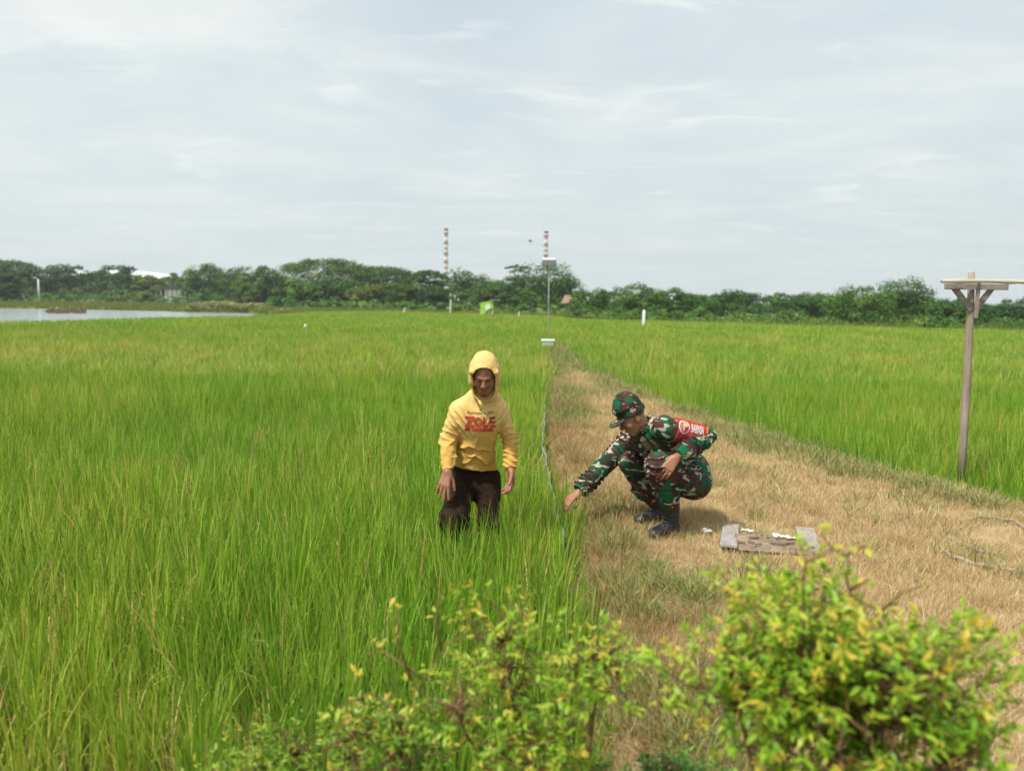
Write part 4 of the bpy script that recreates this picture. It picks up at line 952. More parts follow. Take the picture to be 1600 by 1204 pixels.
def hand_sdf(F, wrist, d, pn, side, curl=(.5, .5, .5, .5), thumb=.6, s=1.0, spread=.10, r0=.0100):
    """d towards the fingers, pn out of the palm, side=+1: thumb towards d x pn"""
    d = nv(d); pn = nv(pn - d * np.dot(pn, d)); t = np.cross(d, pn) * side; wrist = np.asarray(wrist)
    xs = (.029, .010, -.010, -.028); Ls = ((.040, .026, .020), (.044, .029, .021), (.041, .027, .020), (.032, .021, .018)); ml = (.088, .090, .086, .079)
    for i in range(4):
        k0 = wrist + (d * ml[i] + t * xs[i]) * s
        F.cone(wrist + t * xs[i] * .55 * s + d * .01 * s, k0, .0155 * s, .0112 * s, .014)
        a = 0.15; p = k0; dr = d + t * (xs[i] / .03 * spread)
        for j in range(3):
            a += curl[i] * (.45, .75, .6)[j] * 1.3
            v = nv(dr) * math.cos(a) + pn * math.sin(a); q = p + v * Ls[i][j] * s
            F.cone(p, q, (r0 - .0004 * j) * s, (r0 - .0006 * (j + 1)) * s, .003); p = q
    p0 = wrist + (d * .018 + t * .020 + pn * .008) * s; v = nv(d * .75 + t * .62 + pn * (.35 + .3 * thumb)); p1 = p0 + v * .042 * s
    F.cone(p0, p1, .0165 * s, .0120 * s, .014); v2 = nv(d * .9 + t * (.42 - .5 * thumb) + pn * (.3 + .3 * thumb)); p2 = p1 + v2 * .032 * s; p3 = p2 + nv(v2 + pn * .2 * thumb - t * .25 * thumb) * .026 * s
    F.cone(p1, p2, .0108 * s, .0098 * s, .004); F.cone(p2, p3, .0098 * s, .0082 * s, .004)
def finish(name, V, F, mat, parent=None, tone=None, loc=None):
    F = outward(V, F); o = np.array(loc) if loc is not None else np.zeros(3)
    me = mesh_np(name, V - o, np.ascontiguousarray(F), tone, True); ob = bpy.data.objects.new(name, me); COL.objects.link(ob); me.materials.append(mat)
    if parent is not None: ob.parent = parent
    else: ob.location = o
    return ob
def folds(V, N_, amp, parts):
    """parts: (centre, radius, axis, wavelength, strength) crease fields running across axis"""
    d = np.zeros(len(V))
    for c, rad, ax, wl, st in parts:
        ax = nv(ax); q = V - np.asarray(c); wgt = np.exp(-(np.linalg.norm(q, axis=1) / rad) ** 2)
        ph = (q @ ax) / wl * 2 * np.pi + 2.6 * fbm(V, 9, 11, 2) + 1.2 * vnoise(V, 22, 5)
        d += wgt * st * ((1 - np.abs(np.sin(ph * .5))) ** 2.2 * 1.7 - .35)
    return V + N_ * (d * amp)[:, None]

# materials
n = NT('skin'); t = n.attr('tone'); v = n.coord('Object'); f = n.noise(v, 45, 5)
def skin(name, base, dark):
    n = NT(name); t = n.attr('tone'); f = n.noise(n.coord('Object'), 45, 5)
    c = n.mix(n.ramp(f, ((0.35, 0.0), (0.7, 0.5))), base, tuple(q * .7 for q in base)); c = n.mix(t, c, dark)
    return n.done(n.bsdf(c, .48, .45, n.bump(n.noise(n.coord('Object'), 160, 4), .25, .002), Subsurface_Weight=0.08, Subsurface_Radius=(.01, .004, .002)))
M['skin_a'] = skin('weathered_skin', (.30, .132, .078), (.04, .020, .014))
M['skin_b'] = skin('tan_skin', (.33, .150, .082), (.045, .022, .016))
n = NT('yellow_shirt_cloth'); v = n.coord('Object'); f = n.noise(v, 5, 6, .6); g = n.ramp(n.noise(n.coord('Object', (1, 1, 1), (3, 1, 2)), 7, 6, .65), ((.46, 0.0), (.72, .55)))
c = n.mix(f, (.65, .45, .16), (.74, .55, .225)); c = n.mix(g, c, (.46, .24, .035))
sx = n.node('ShaderNodeSeparateXYZ'); n.L.new(v, sx.inputs[0])
low = n.ramp(n.math('ADD', n.math('MULTIPLY', sx.outputs[2], -2.2), n.math('MULTIPLY', f, .35)), ((.0, .75), (.45, 0.0)))
M['yellow'] = None
YELLOW = (n, c, v, sx, f)
def camo(name, sc, lightbias=0.0, dark=0.0):
    n = NT(name)
    def layer(k, s_, dist, loc, rot):
        c = n.node('ShaderNodeTexCoord'); mp = n.node('ShaderNodeMapping'); mp.inputs['Scale'].default_value = s_; mp.inputs['Location'].default_value = loc; mp.inputs['Rotation'].default_value = rot
        n.L.new(c.outputs['Object'], mp.inputs[0]); return n.noise(mp.outputs[0], k, 1.6, .5, dist)
    a = layer(9 * sc, (1, 1, 1.0), .9, (1, 2, 3), (.3, .6, .2)); b = layer(10 * sc, (.8, 1.0, 1.3), 1.3, (5, 1, 7), (.1, -.7, .2)); d = layer(13 * sc, (.7, 1, 1.4), 1.6, (9, 4, 1), (.4, .9, .1)); e = layer(8 * sc, (1, 1, 1), 1.0, (2, 8, 4), (0, .2, .5))
    c = n.mix(n.ramp(e, ((0, 0), (.50 - dark, 1)), True), (.024, .032, .022), (.075, .032, .028))
    c = n.mix(n.ramp(a, ((0, 0), (.52, 1)), True), c, (.012, .105, .045)); c = n.mix(n.ramp(d, ((0, 0), (.60 - lightbias, 1)), True), c, (.42, .36, .30))
    c = n.mix(n.ramp(b, ((0, 0), (.60, 1)), True), c, (.080, .032, .028))
    fine = n.noise(n.coord('Object'), 400, 2)
    return n.done(n.bsdf(c, .85, .15, n.bump(n.noise(n.coord('Object'), 20, 6, .62, 1.2), .55, .014)))
M['camo'] = camo('camouflage_cloth', .82, .035); M['camo_dark'] = camo('camouflage_trouser_cloth', .85, -.005, .09); M['camo_cap'] = camo('camouflage_cap_cloth', 1.0, 0.01)
M['brown_cloth'] = simple('brown_trouser_cloth', (.026, .015, .010), .9, .06, .35, 14, .6, .01)
M['boot'] = simple('black_leather', (.014, .017, .017), .45, .5, .3, 20, .5, .004)
M['red_cloth'] = simple('red_armband_cloth', (.38, .040, .036), .8, .25, .15, 20, .3)
M['print_red'] = simple('red_print', (.42, .060, .035), .85, .15, .25, 30, .1)
M['print_tan'] = simple('faded_print', (.36, .16, .06), .9, .1, .2, 30, .1)
M['lens'] = simple('lens_dark', (.03, .03, .035), .15, .7, .1, 5, 0)
M['white_cloth'] = simple('white_print', (.60, .57, .53), .8, .2, .08, 30, .1)
M['yellow_print'] = simple('yellow_print', (.75, .50, .04), .8, .2, .08, 30, .1)
M['orange_print'] = simple('orange_print', (.75, .20, .04), .8, .2, .08, 30, .1)
M['magenta_print'] = simple('crimson_print', (.45, .02, .08), .8, .2, .08, 30, .1)
M['blue_print'] = simple('pale_blue_print', (.35, .42, .55), .8, .2, .08, 30, .1)
M['olive_patch'] = simple('olive_patch', (.055, .050, .028), .9, .1, .5, 90, .6, .004)

def project(name, polys, org, U, Vv, dr, targets, off, mat, parent, loc):
    """flat mesh (verts 2-d, faces) laid onto cloth: org + x U + y V, cast along dr"""
    V2, F2 = polys; bm = bmesh.new(); vs = [bm.verts.new((x, y, 0)) for x, y in V2]
    for f in F2:
        try: bm.faces.new([vs[i] for i in f])
        except ValueError: pass
    bmesh.ops.triangulate(bm, faces=bm.faces[:])
    for _ in range(5):
        es = [e for e in bm.edges if e.calc_length() > .008]
        if not es: break
        bmesh.ops.subdivide_edges(bm, edges=es, cuts=1); bmesh.ops.triangulate(bm, faces=[f for f in bm.faces if len(f.verts) > 3])
    dr = Vector(dr).normalized(); lasth = 0.0
    for v in bm.verts:
        p = Vector(org) + Vector(U) * v.co.x + Vector(Vv) * v.co.y; best = None
        for T in targets:
            h = T.ray_cast(p - dr * .6, dr)
            if h[0] is not None and (best is None or h[3] < best): best = h[3]
        if best is None: best = lasth or .6
        lasth = best; v.co = p - dr * .6 + dr * (best - off) - Vector(loc)
    me = bpy.data.meshes.new(name); bm.to_mesh(me); bm.free(); me.materials.append(mat); o = bpy.data.objects.new(name, me); COL.objects.link(o); o.parent = parent; return o
def text2d(txt, size, offset=0.0, shear=0.0, sx=1.0, spacing=1.0):
    cu = bpy.data.curves.new('t', 'FONT'); cu.body = txt; cu.size = size; cu.offset = offset; cu.align_x = 'CENTER'; cu.align_y = 'CENTER'; cu.shear = shear; cu.space_character = spacing
    o = bpy.data.objects.new('t', cu); me = bpy.data.meshes.new_from_object(o)
    V = [(v.co.x * sx, v.co.y) for v in me.vertices]; F = [tuple(p.vertices) for p in me.polygons]
    bpy.data.objects.remove(o); bpy.data.meshes.remove(me); bpy.data.curves.remove(cu); return V, F
def merge2(*ps):
    V = []; F = []
    for v, f in ps: b = len(V); V += v; F += [tuple(i + b for i in q) for q in f]
    return V, F
def poly2(pts): return list(pts), [tuple(range(len(pts)))]
def shift2(p, dx, dy): return [(x + dx, y + dy) for x, y in p[0]], p[1]
def disc2(cx, cy, rx, ry, n_=20): return [(cx + rx * math.cos(6.2832 * k / n_), cy + ry * math.sin(6.2832 * k / n_)) for k in range(n_)], [tuple(range(n_))]
def bvh(V, F): return BVHTree.FromPolygons([tuple(v) for v in V], [tuple(int(i) for i in f) for f in F])

# =================================================== the man in yellow
FD = 5.2
O = np.array([P(750, 600, FD)[0], FD, 0.0])
lo = O + [-.46, -.55, -.12]; hi = O + [.46, .50, 1.66]
hc = W3(757, 586, 5.08); hf = np.array([-.02, -.90, -.42]); hu = np.array([.0, -.42, .90])
neck = W3(755, 628, 5.24); shR = W3(718, 641, 5.24); shL = W3(780, 638, 5.26); elR = W3(700, 688, 5.26); elL = W3(797, 686, 5.30)
wrR = W3(699, 737, 5.06); wrL = W3(798, 733, 5.16)
chest = W3(750, 662, 5.27); waist = W3(744, 712, 5.34); pel = W3(744, 745, 5.40)
hipR = W3(724, 752, 5.40); hipL = W3(762, 752, 5.40); knR = W3(709, 812, 5.06); knL = W3(765, 818, 5.22)
ftR = np.array([W3(703, 900, 5.3)[0], 5.32, .02]); ftL = np.array([W3(778, 900, 5.3)[0], 5.38, .02])
B = SDF(lo, hi, .004)
head_sdf(B, hc, hf, hu, 1.0)
B.cone(neck, hc - nv(hu) * .05 - nv(hf) * .02, .056, .052, .03)
B.chain([chest, waist, pel], [.098, .058, .060], .04, ((1, 0, 0), 1.1))
B.cone(shR + [.03, 0, -.01], shL - [.03, 0, .01], .055, .055, .05)
for sh_, el, wr in ((shR, elR, wrR), (shL, elL, wrL)): B.chain([sh_, el, wr], [.045, .038, .027], .02)
for h_, k_, f_ in ((hipR, knR, ftR), (hipL, knL, ftL)):
    B.chain([h_, k_, f_ + [0, 0, .08]], [.078, .055, .038], .03); B.cone(f_ + [0, 0.02, .02], f_ + [0, -.15, .0], .038, .028, .03)
hand_sdf(B, wrR + nv(W3(696, 752, 4.98) - wrR) * .0, W3(690, 772, 4.99) - wrR, np.array([.15, .75, -.5]), 1, (.12, .10, .12, .35), .15, 1.05, .22)
hand_sdf(B, wrL, W3(798, 768, 5.12) - wrL, np.array([-.75, -.55, 0.0]), -1, (.55, .5, .45, .4), .4, 1.08, .12)
V, F = B.mesh()
# darker lips, lids, brows and moustache
q = (V - hc); f_ = nv(hf); u_ = nv(hu - f_ * np.dot(hu, f_)); r_ = np.cross(f_, u_); lx, ly, lz = q @ r_, q @ f_, q @ u_
def face_tone(lx, ly, lz, mous=.55):
    t = np.zeros(len(lx)); fr = ly > .05
    g = lambda x, z, sx, sz: np.exp(-((np.abs(lx) - x) / sx) ** 2 - ((lz - z) / sz) ** 2) * fr
    t += .8 * g(.031, .004, .017, .005) + .6 * g(.030, .026, .020, .006) + .5 * g(0, -.065, .022, .003) + mous * g(.010, -.048, .020, .006) + .35 * g(0, -.105, .02, .012) + .3 * g(.03, .012, .02, .012) + .7 * g(.011, -.040, .005, .003)
    t += .30 * g(0, .05, .035, .0022) + .30 * g(0, .062, .035, .0022) + .3 * g(.035, -.045, .004, .018)
    return np.clip(t, 0, .9)
O[2] = .0
o = finish('person', V, F, M['skin_a'], None, face_tone(lx, ly, lz), O)
farmer = tag(o, 'man in yellow hooded shirt and dark brown trousers standing in the rice, head bowed', 'person')
# shirt
B = SDF(lo, hi, .0045)
B.cone(chest + [-.010, 0, .02], waist + [-.006, 0, 0], .120, .113, .05, ((1, 0, 0), 1.16)); B.cone(waist + [-.006, 0, 0], pel + [0, .0, .0], .113, .142, .04, ((1, 0, 0), 1.18)); B.cone(W3(745, 620, 5.22), shR + [.01, 0, 0], .062, .056, .05); B.cone(W3(770, 620, 5.22), shL + [-.01, 0, 0], .055, .052, .05)
B.cone(shR + [.015, .005, -.004], shL - [.015, -.005, .006], .060, .058, .06); B.cone(shR + [.06, .01, -.05], shL - [.06, -.01, .05], .10, .10, .06)
B.cone(neck + [0, -.005, .015], chest, .070, .12, .05)
for sh_, el, wr, rr in ((shR, elR, wrR, (.064, .058, .046)), (shL, elL, wrL, (.058, .050, .042))):
    B.chain([sh_, el, el * .25 + wr * .75], [rr[0], rr[1], rr[2]], .022); B.cone(el * .25 + wr * .75, wr * .98 + el * .02, rr[2] * .98, .036, .012, None, 1)
# hem: slanting cut, lower on his left
hn = nv(np.array([.10, 0, 1.0])); hp = W3(740, 737, 5.2)
def hem(Pt):
    near = np.abs(Pt[..., 0] - waist[0]) - .19
    return np.maximum((Pt - hp) @ hn, near)
B.apply(hp - [.25, .3, .4], hp + [.25, .4, .02], hem, .004, 'd')
V, F = B.mesh(); Fo = outward(V, F); Nn = vnormals(V, Fo)
V = folds(V, Nn, .012, [(elR, .10, (.5, .3, 1), .055, 1.0), (elL, .11, (-.5, .2, 1), .040, 1.1), ((wrR + elR) / 2 + [0, 0, -.03], .06, (.4, .2, 1), .035, .9), ((wrL + elL) / 2 + [0, 0, -.03], .09, (.4, 0, 1), .028, 1.3),
    (W3(712, 655, 5.12), .10, (.75, 0, .5), .036, 1.1), (W3(785, 655, 5.15), .09, (-.8, 0, .5), .034, 1.0), (W3(752, 722, 5.15), .10, (.45, 0, 1), .10, 1.5), (W3(720, 708, 5.15), .12, (-.8, 0, .7), .09, 1.2), (W3(772, 718, 5.15), .08, (.9, 0, .8), .07, 1.0), (W3(733, 634, 5.1), .04, (.9, 0, .3), .03, .6)])
V = V + Nn * (fbm(V, 8, 4, 2) * .007)[:, None]
nS, cS, vS, sxS, fS = YELLOW
st_ = nS.ramp(nS.math('ADD', nS.math('MULTIPLY', sxS.outputs[2], -1.0), nS.math('MULTIPLY', fS, .30)), ((0.0, 0.0), (1.0, 0.0)))
g2 = nS.node('ShaderNodeMapRange'); nS.put(g2.inputs[0], nS.math('ADD', sxS.outputs[2], nS.math('MULTIPLY', fS, .16))); g2.inputs[1].default_value = 1.02; g2.inputs[2].default_value = 1.22; g2.inputs[3].default_value = .75; g2.inputs[4].default_value = 0
cS = nS.mix(g2.outputs[0], cS, (.52, .29, .055))
cS = nS.mix(nS.ramp(nS.noise(nS.coord('Object'), 60, 4, .7), ((.64, 0.0), (.72, .45))), cS, (.22, .11, .03))
M['yellow'] = nS.done(nS.bsdf(cS, .85, .15, nS.bump(nS.noise(nS.coord('Object', (1, 1, .7), (0, 0, 0), (.3, .5, .2)), 13, 6, .55, 1.2), .45, .012)))
shirt = finish('shirt', V, F, M['yellow'], farmer, None, O)
TS = [bvh(V, Fo)]
# printed words
org = W3(750, 661, 5.1); Ux = nv([1, .0, -.02]); Uz = np.array([0, 0, 1.0]); px_ = 5.1 / FPX
mk = lambda nm, poly, mt, off=.006, dy=0.0: project(nm, poly, org + Uz * dy, Ux, Uz, (0, 1, -.05), TS, off, mt, shirt, O)
mk('lettering', text2d('Z', .108, .006, .06, 1.25), M['print_red']) if False else None
big = merge2(*[shift2(text2d(ch, .098, .0042, 0, wd), dx * px_, 0) for ch, dx, wd in (('Z', -17.0, 1.0), ('L', 8.2, .80), ('E', 18.8, .86))])
k_ = .034
ring = ([(k_ * .86 * math.cos(a), k_ * math.sin(a)) for a in np.linspace(0, 2 * math.pi, 25)[:-1]] + [(k_ * .50 * math.cos(a), k_ * .66 * math.sin(a)) for a in np.linspace(0, 2 * math.pi, 25)[:-1]], [(i, (i + 1) % 24, 24 + (i + 1) % 24, 24 + i) for i in range(24)])
inner = merge2(disc2(0, -.014, .010, .009, 12), poly2([(-.016, -.004), (-.006, -.008), (-.010, .016)]), poly2([(.016, -.004), (.010, .016), (.006, -.008)]), poly2([(-.005, .004), (.005, .004), (0, .022)]))
big = merge2(big, shift2(ring, -3.5 * px_, .004), shift2(inner, -3.5 * px_, .002))
mk('lettering', big, M['print_red'])
bar = merge2(poly2([(-.105, -.058), (-.105, -.036), (-.072, -.036), (-.066, -.040), (-.072, -.060)]), poly2([(-.058, -.062), (-.052, -.037), (.085, -.040), (.088, -.062)]))
mk('printed_bar', bar, M['print_red'])
mk('small_lettering', shift2(text2d('Pangestu + 2PD', .030, .0005, .3, .95), 0, .066), M['print_tan'], .003)
# hood
B = SDF(hc - .24, hc + .24, .004); f_ = nv(hf); u_ = nv(hu - f_ * np.dot(hu, f_)); r_ = np.cross(f_, u_); A = np.array([r_, f_, u_]); L_ = lambda x, y, z: hc + r_ * x + f_ * y + u_ * z
B.ell(L_(0, -.012, .030), (.104, .118, .112), A, .02); B.ell(L_(0, -.03, .105), (.050, .06, .042), A, .05)
B.cone(L_(0, .0, -.03), L_(0, -.01, -.125), .094, .088, .04)
B.cone(L_(-.084, .055, .056), L_(.084, .055, .056), .016, .016, .02)
B.ell(L_(0, .015, .022), (.084, .120, .090), A, .006, 'd'); B.cone(L_(0, .03, .02), L_(0, .035, -.10), .078, .070, .01, None, None, 'd')
B.cone(L_(0, .10, .000), L_(0, .26, -.02), .083, .14, .012, ((A[2]), .92), None, 'd'); B.cone(L_(0, .085, -.05), L_(0, .24, -.13), .056, .09, .02, None, None, 'd')
V, F = B.mesh(); Fo = outward(V, F); Nn = vnormals(V, Fo)
V = folds(V, Nn, .007, [(L_(-.09, .03, -.06), .09, r_ + .3 * u_, .028, 1.0), (L_(.09, .03, -.06), .09, r_ - .3 * u_, .028, 1.0), (L_(0, -.02, .12), .08, f_, .04, .5)]) + Nn * (fbm(V, 14, 3, 3) * .005)[:, None]
hood = finish('hood', V, F, M['yellow'], farmer, None, O)
m = MB(); q0 = W3(741, 620, 5.05); q1 = W3(754, 628, 5.03); q2 = W3(768, 620, 5.05)
TH = bvh(V, Fo)
m.tube([Vector(W3(748, 626, 5.02) - O), Vector(W3(754, 634, 5.03) - O), Vector(W3(750, 641, 5.05) - O)], [.008, .010, .005], 8); o = m.build('collar_knot', M['yellow'], None, True); o.parent = farmer
# trousers
B = SDF(lo, hi, .005)
B.cone(pel + [0, .0, .06], pel + [0, 0, -.05], .108, .120, .04, ((1, 0, 0), 1.16)); B.chain([hipR + [0, 0, .02], knR, ftR + [0, 0, .22]], [.104, .092, .076], .05); B.chain([hipL + [0, 0, .02], knL, ftL + [0, 0, .22]], [.096, .070, .062], .05)
V, F = B.mesh(); Fo = outward(V, F); Nn = vnormals(V, Fo)
V = folds(V, Nn, .008, [(knR, .16, (.5, 0, 1), .07, 1.0), (knL, .16, (-.5, 0, 1), .07, 1.1), (W3(744, 765, 5.2), .13, (.9, 0, .5), .05, 1.0), (W3(765, 785, 5.15), .12, (.5, 0, 1), .05, 1.0)]) + Nn * (fbm(V, 10, 6, 3) * .007)[:, None]
finish('trousers', V, F, M['brown_cloth'], farmer, None, O)

# =================================================== the man in camouflage, squatting
foot = np.array(G(1042, 834, DZ)[:]); SD = foot[1]
O2 = np.array([foot[0], SD, DZ])
dz_ = SD - 5.1
def S3(px, py, D): return W3(px, py, D + dz_)
lo = O2 + [-.78, -.50, -.12]; hi = O2 + [.50, .80, 1.12]
hc = S3(987, 652, 5.17); hf = np.array([-.80, -.24, -.55]); hu = np.array([-.50, -.10, .86])
neck = S3(1010, 668, 5.24); shN = S3(1040, 668, 5.07); shF = S3(982, 690, 5.48); elN = S3(1100, 682, 5.12); wrN = S3(1056, 715, 4.93); elF = S3(938, 733, 5.40); wrF = S3(903, 770, 5.30)
hip = S3(1074, 742, 5.42); hipN = S3(1082, 748, 5.30); hipF = S3(1060, 742, 5.50); knN = S3(1030, 728, 4.98); knF = S3(984, 722, 5.36); anN = S3(1048, 803, 5.14); anF = S3(1030, 795, 5.42)
chest = S3(1025, 690, 5.28); belly = S3(1052, 722, 5.36)
B = SDF(lo, hi, .004)
LF = head_sdf(B, hc, hf, hu, 1.0)
B.cone(neck, hc - nv(hu) * .06 - nv(hf) * .02, .055, .052, .03); B.chain([neck, chest, belly, hip], [.08, .12, .12, .12], .05)
B.chain([shN, elN, wrN], [.045, .037, .027], .02); B.chain([shF, elF, wrF], [.045, .036, .027], .02); B.cone(shN, shF, .05, .05, .05)
B.chain([hipN, knN, anN], [.075, .055, .038], .03); B.chain([hipF, knF, anF], [.075, .055, .038], .03)
hand_sdf(B, wrN, S3(1038, 738, 4.885) - wrN, np.array([-.05, .88, -.35]), -1, (.42, .38, .38, .42), .15, 1.10, .12)
hand_sdf(B, wrF, S3(880, 788, 5.22) - wrF, np.array([.25, .35, -.9]), 1, (.30, .35, .45, .55), .9, 1.0, .05)
V, F = B.mesh(); q = (V - hc); f_ = nv(hf); u_ = nv(hu - f_ * np.dot(hu, f_)); r_ = np.cross(f_, u_)
tn = face_tone(q @ r_, q @ f_, q @ u_, .2)
hairz = (q @ u_ > .0) & (q @ f_ < -.02) & (np.linalg.norm(q, axis=1) < .16); tn = np.where(hairz & (np.abs(q @ r_) < .083), np.clip(tn + .85, 0, .95), tn)
soldier = tag(finish('person', V, F, M['skin_b'], None, tn, O2), 'man in camouflage uniform and cap squatting on the dry grass, reaching towards rice', 'person')
# jacket
B = SDF(lo, hi, .0045)
B.chain([neck + [0, 0, -.02], chest, belly, hip + [.0, .0, .03]], [.085, .135, .136, .136], .06, ((0, 1, 0), 1.15)); B.cone(shN + [0, .04, 0], shF + [0, -.04, 0], .078, .070, .07)
B.cone(neck + [-.015, 0, .015], neck + [.02, .0, -.05], .075, .095, .03)
back = S3(1052, 672, 5.30); B.cone(neck + [.04, .02, -.03], back + [.03, 0, -.02], .08, .11, .06)
B.chain([shN, elN], [.078, .074], .03); B.cone(elN, wrN * .93 + elN * .07, .072, .056, .02, None, 1)
B.chain([shF, elF], [.078, .066], .03); B.cone(elF, wrF * .92 + elF * .08, .066, .062, .02, None, 1)
V, F = B.mesh(); Fo = outward(V, F); Nn = vnormals(V, Fo)
FD_ = [(elN, .12, elN - shN, .035, 1.1), ((elN + wrN) / 2, .11, wrN - elN, .034, 1.2), (shF, .14, elF - shF, .038, 1.2), ((elF + wrF) / 2, .13, elF - wrF, .040, 1.0), (chest + [-.05, -.12, 0], .14, (.7, 0, .7), .05, 1.0), (belly + [0, -.14, 0], .14, (.6, 0, 1), .05, 1.2), (S3(985, 700, 5.25), .10, (.2, 0, 1), .03, 1.0)]
V = folds(V, Nn, .016, FD_) + Nn * (fbm(V, 10, 8, 3) * .007)[:, None]
jacket = finish('jacket', V, F, M['camo'], soldier, None, O2); TJ = [bvh(V, Fo)]
# collar flaps, chest pocket, name strip
def plate_on(name, pts2, mat, off, parent=None, dr=(0, 1, -.25), D0=5.0):
    V2 = [tuple(p) for p in pts2]; org_ = S3(1010, 690, D0); k = D0 / FPX
    return project(name, ([((x - 1010) * k, -(y - 690) * k) for x, y in V2], [tuple(range(len(V2)))]), org_, (1, 0, 0), (0, 0, 1), dr, TJ, off, mat, parent or jacket, O2)
plate_on('pocket', [(1008, 687), (1040, 682), (1046, 696), (1012, 705)], M['olive_patch'], .007)
plate_on('collar', [(1000, 664), (1012, 656), (1020, 662), (1013, 672), (1003, 676)], M['camo_cap'], .010)
# armband
a = shN * .80 + elN * .20; b = shN * .08 + elN * .92; B = SDF(np.minimum(a, b) - .14, np.maximum(a, b) + .14, .004)
B.cone(a, b, .087, .083, .01, None, 2); V, F = B.mesh(); Fo = outward(V, F); Nn = vnormals(V, Fo); V = V + Nn * (fbm(V, 14, 8, 2) * .005)[:, None]
band = finish('armband', V, F, M['red_cloth'], soldier, None, O2); TB = [bvh(V, Fo)]
ax_ = nv(b - a); facing = nv(np.cross(ax_, [0, 1, 0])); facing = facing if facing[2] > 0 else -facing
dr = nv(np.array([0, 1, 0]) * .9 - facing * .35); Vv = nv(np.cross(ax_, dr)); Vv = Vv if Vv[2] > 0 else -Vv; org_ = (a * .74 + b * .26) + Vv * .012
mkb = lambda nm, poly, mt, off, par=band: project(nm, poly, org_, ax_, Vv, dr, TB, off, mt, par, O2)
SHL = lambda s: [(s * x, s * y) for x, y in ((-.045, .030), (-.030, .048), (0, .052), (.030, .044), (.046, .020), (.040, -.022), (.018, -.046), (-.006, -.054), (-.034, -.034), (-.046, -.004))]
mkb('emblem', poly2(SHL(.92)), M['white_cloth'], .003); mkb('emblem_field', poly2(SHL(.76)), M['red_cloth'], .0045)
mkb('emblem_mark', poly2([(-.028, .026), (-.020, .030), (-.018, -.022), (-.028, -.014)]), M['orange_print'], .006)
mkb('emblem_mark', poly2([(-.014, .030), (.002, .032), (.0, -.030), (-.012, -.026)]), M['blue_print'], .006)
mkb('emblem_mark', disc2(.013, .018, .017, .015, 14), M['yellow_print'], .006)
mkb('emblem_mark', disc2(.016, -.006, .015, .013, 12), M['magenta_print'], .0075)
mkb('emblem_mark', disc2(.004, .006, .006, .006, 10), M['white_cloth'], .009)
mkb('lettering', shift2(text2d('BABINSA', .088, .0016, 0, .27, 1.0), .100, .004), M['white_cloth'], .004)
mkb('small_lettering', shift2(text2d('KODIM', .030, .0006, 0, .8), .150, -.040), M['orange_print'], .004) if False else None
mkb('band_stripe', poly2([(.168, -.05), (.180, -.05), (.180, .055), (.168, .055)]), M['orange_print'], .004)
# trousers
B = SDF(lo, hi, .005)
B.cone(hip + [.02, 0, .04], hip + [.035, 0, -.05], .138, .134, .05, ((0, 1, 0), 1.2))
B.chain([hipN + [.03, 0, -.02], (hipN + knN) / 2 + [.03, 0, -.035], knN + [.0, 0, 0]], [.115, .108, .082], .05); B.chain([knN, (knN + anN) / 2 + [.01, 0, 0], anN + [0, 0, .045]], [.082, .078, .058], .035)
B.chain([hipF + [.02, 0, -.02], knF], [.110, .080], .05); B.chain([knF, (knF + anF) / 2 + [-.01, 0, -.01], anF + [0, 0, .04]], [.080, .076, .056], .035)
V, F = B.mesh(); Fo = outward(V, F); Nn = vnormals(V, Fo)
V = folds(V, Nn, .018, [(knN, .13, knN - anN, .04, 1.1), (S3(1080, 755, 5.1), .14, (.8, 0, -.6), .045, 1.2), ((knN + anN) / 2, .12, (.2, 0, 1), .04, 1.0), ((knF + anF) / 2, .13, (.8, 0, 1), .04, 1.1)]) + Nn * (fbm(V, 10, 12, 3) * .008)[:, None]
finish('trousers', V, F, M['camo_dark'], soldier, None, O2)
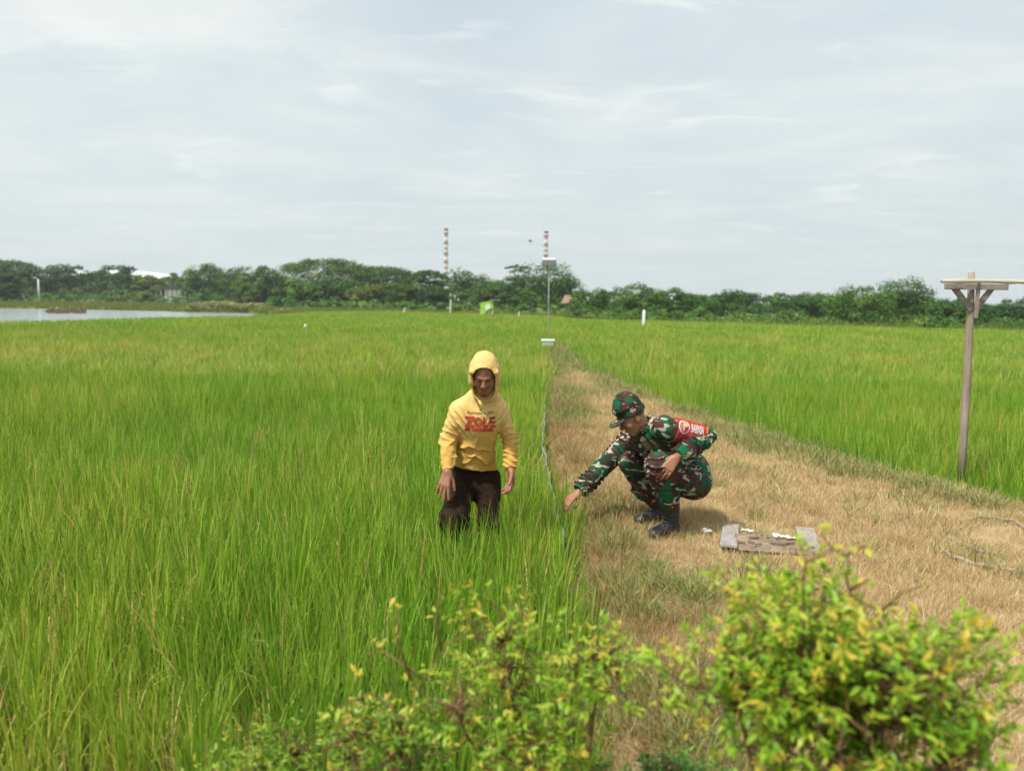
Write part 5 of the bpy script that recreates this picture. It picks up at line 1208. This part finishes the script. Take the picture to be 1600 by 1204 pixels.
# boots
for an, toe, lb in ((anN, S3(1010, 837, 4.99), 'near'), (anF, S3(988, 815, 5.30) , 'far')):
    z0 = float(dike_z(an[0], an[1])); sole = np.array([an[0], an[1], z0 + .035]); td = toe - sole; td[2] = 0; td = nv(td)
    B = SDF(np.minimum(an, sole) - [.32, .32, .08], np.maximum(an, sole) + [.30, .30, .16], .004)
    B.cone(an + [0, 0, .07], sole + [0, 0, .05] - td * .01, .062, .052, .03); B.ell(sole - td * .045 + [0, 0, .01], (.042, .042, .045), None, .03)
    B.cone(sole + [0, 0, .028], sole + td * .145 + [0, 0, .008], .047, .043, .04); B.ell(sole + td * .175 + [0, 0, .006], (.046, .046, .034), None, .03)
    z_ = z0 + .005
    B.apply(sole - [.3, .3, .3], sole + [.3, .3, 0], lambda Pt: Pt[..., 2] - z_, .004, 'd')
    V, F = B.mesh(); Fo = outward(V, F); Nn = vnormals(V, Fo); V = folds(V, Nn, .006, [(sole + [0, 0, .09], .07, (0, 0, 1), .022, 1.2), (sole + td * .10 + [0, 0, .04], .05, td, .02, .8)])
    bt = finish('boot', V, F, M['boot'], soldier, None, O2)
    m = MB()
    for k in range(6):
        c0 = sole + td * (.085 - .016 * k) + [0, 0, .058 + .022 * k]; sd_ = np.cross(td, [0, 0, 1]) * .028
        m.tube([Vector(c0 - sd_ - O2), Vector(c0 + td * .022 - O2 + [0, 0, .008]), Vector(c0 + sd_ - O2)], .0035, 5)
    o = m.build('laces', M['dark']); o.parent = bt
# cap
f_ = nv(hf); u_ = nv(hu - f_ * np.dot(hu, f_)); r_ = np.cross(f_, u_); A = np.array([r_, f_, u_]); L_ = lambda x, y, z: hc + r_ * x + f_ * y + u_ * z
B = SDF(hc - .26, hc + .26, .004)
B.cone(L_(0, -.016, .035), L_(0, -.012, .118), .098, .082, .03, (f_, 1.12)); B.ell(L_(0, -.01, .105), (.090, .105, .030), A, .03)
B.apply(hc - .2, hc + .2, lambda Pt: (Pt - L_(0, 0, .030)) @ nv(u_ - .12 * f_), .004, 'd')
B.ell(L_(0, .115, .034), (.072, .066, .012), A, .012); B.ell(L_(0, .128, .006), (.10, .09, .022), A, .01, 'd')
V, F = B.mesh(); Fo = outward(V, F); Nn = vnormals(V, Fo); V = V + Nn * (fbm(V, 16, 9, 2) * .004)[:, None]; cap = finish('cap', V, F, M['camo_cap'], soldier, None, O2)
# spectacles
m = MB(); g_ = lambda *a_: Vector(L_(*a_) - O2)
for sg in (-1, 1): m.tube([g_(sg * .090, -.01, .010), g_(sg * .086, .05, .010), g_(sg * .066, .100, .010)], .0028, 6)
for sg in (-1, 1): m.tube([g_(sg * .036 + .026 * math.cos(a_), .108 - .012 * abs(math.cos(a_)), .002 + .019 * math.sin(a_)) for a_ in np.linspace(0, 6.283, 17)], .0026, 6)
m.tube([g_(-.010, .110, .006), g_(.010, .110, .006)], .0026, 6); gl = m.build('spectacles', M['dark']); gl.parent = soldier
# ------------------------------------------------------------------ air
m = MB(); m.box((0, 0, 34.0), (2 * R0 + 20, 2 * R0 + 20, 72.0)); n = NT('haze_air'); pv = n.node('ShaderNodeVolumePrincipled')
pv.inputs['Color'].default_value = (.93, .97, 1.0, 1); pv.inputs['Density'].default_value = .0004; pv.inputs['Anisotropy'].default_value = .2
n.L.new(pv.outputs[0], n.out.inputs['Volume']); tag(m.build('haze', n.m), 'thin pale summer haze over the fields', kind='stuff')
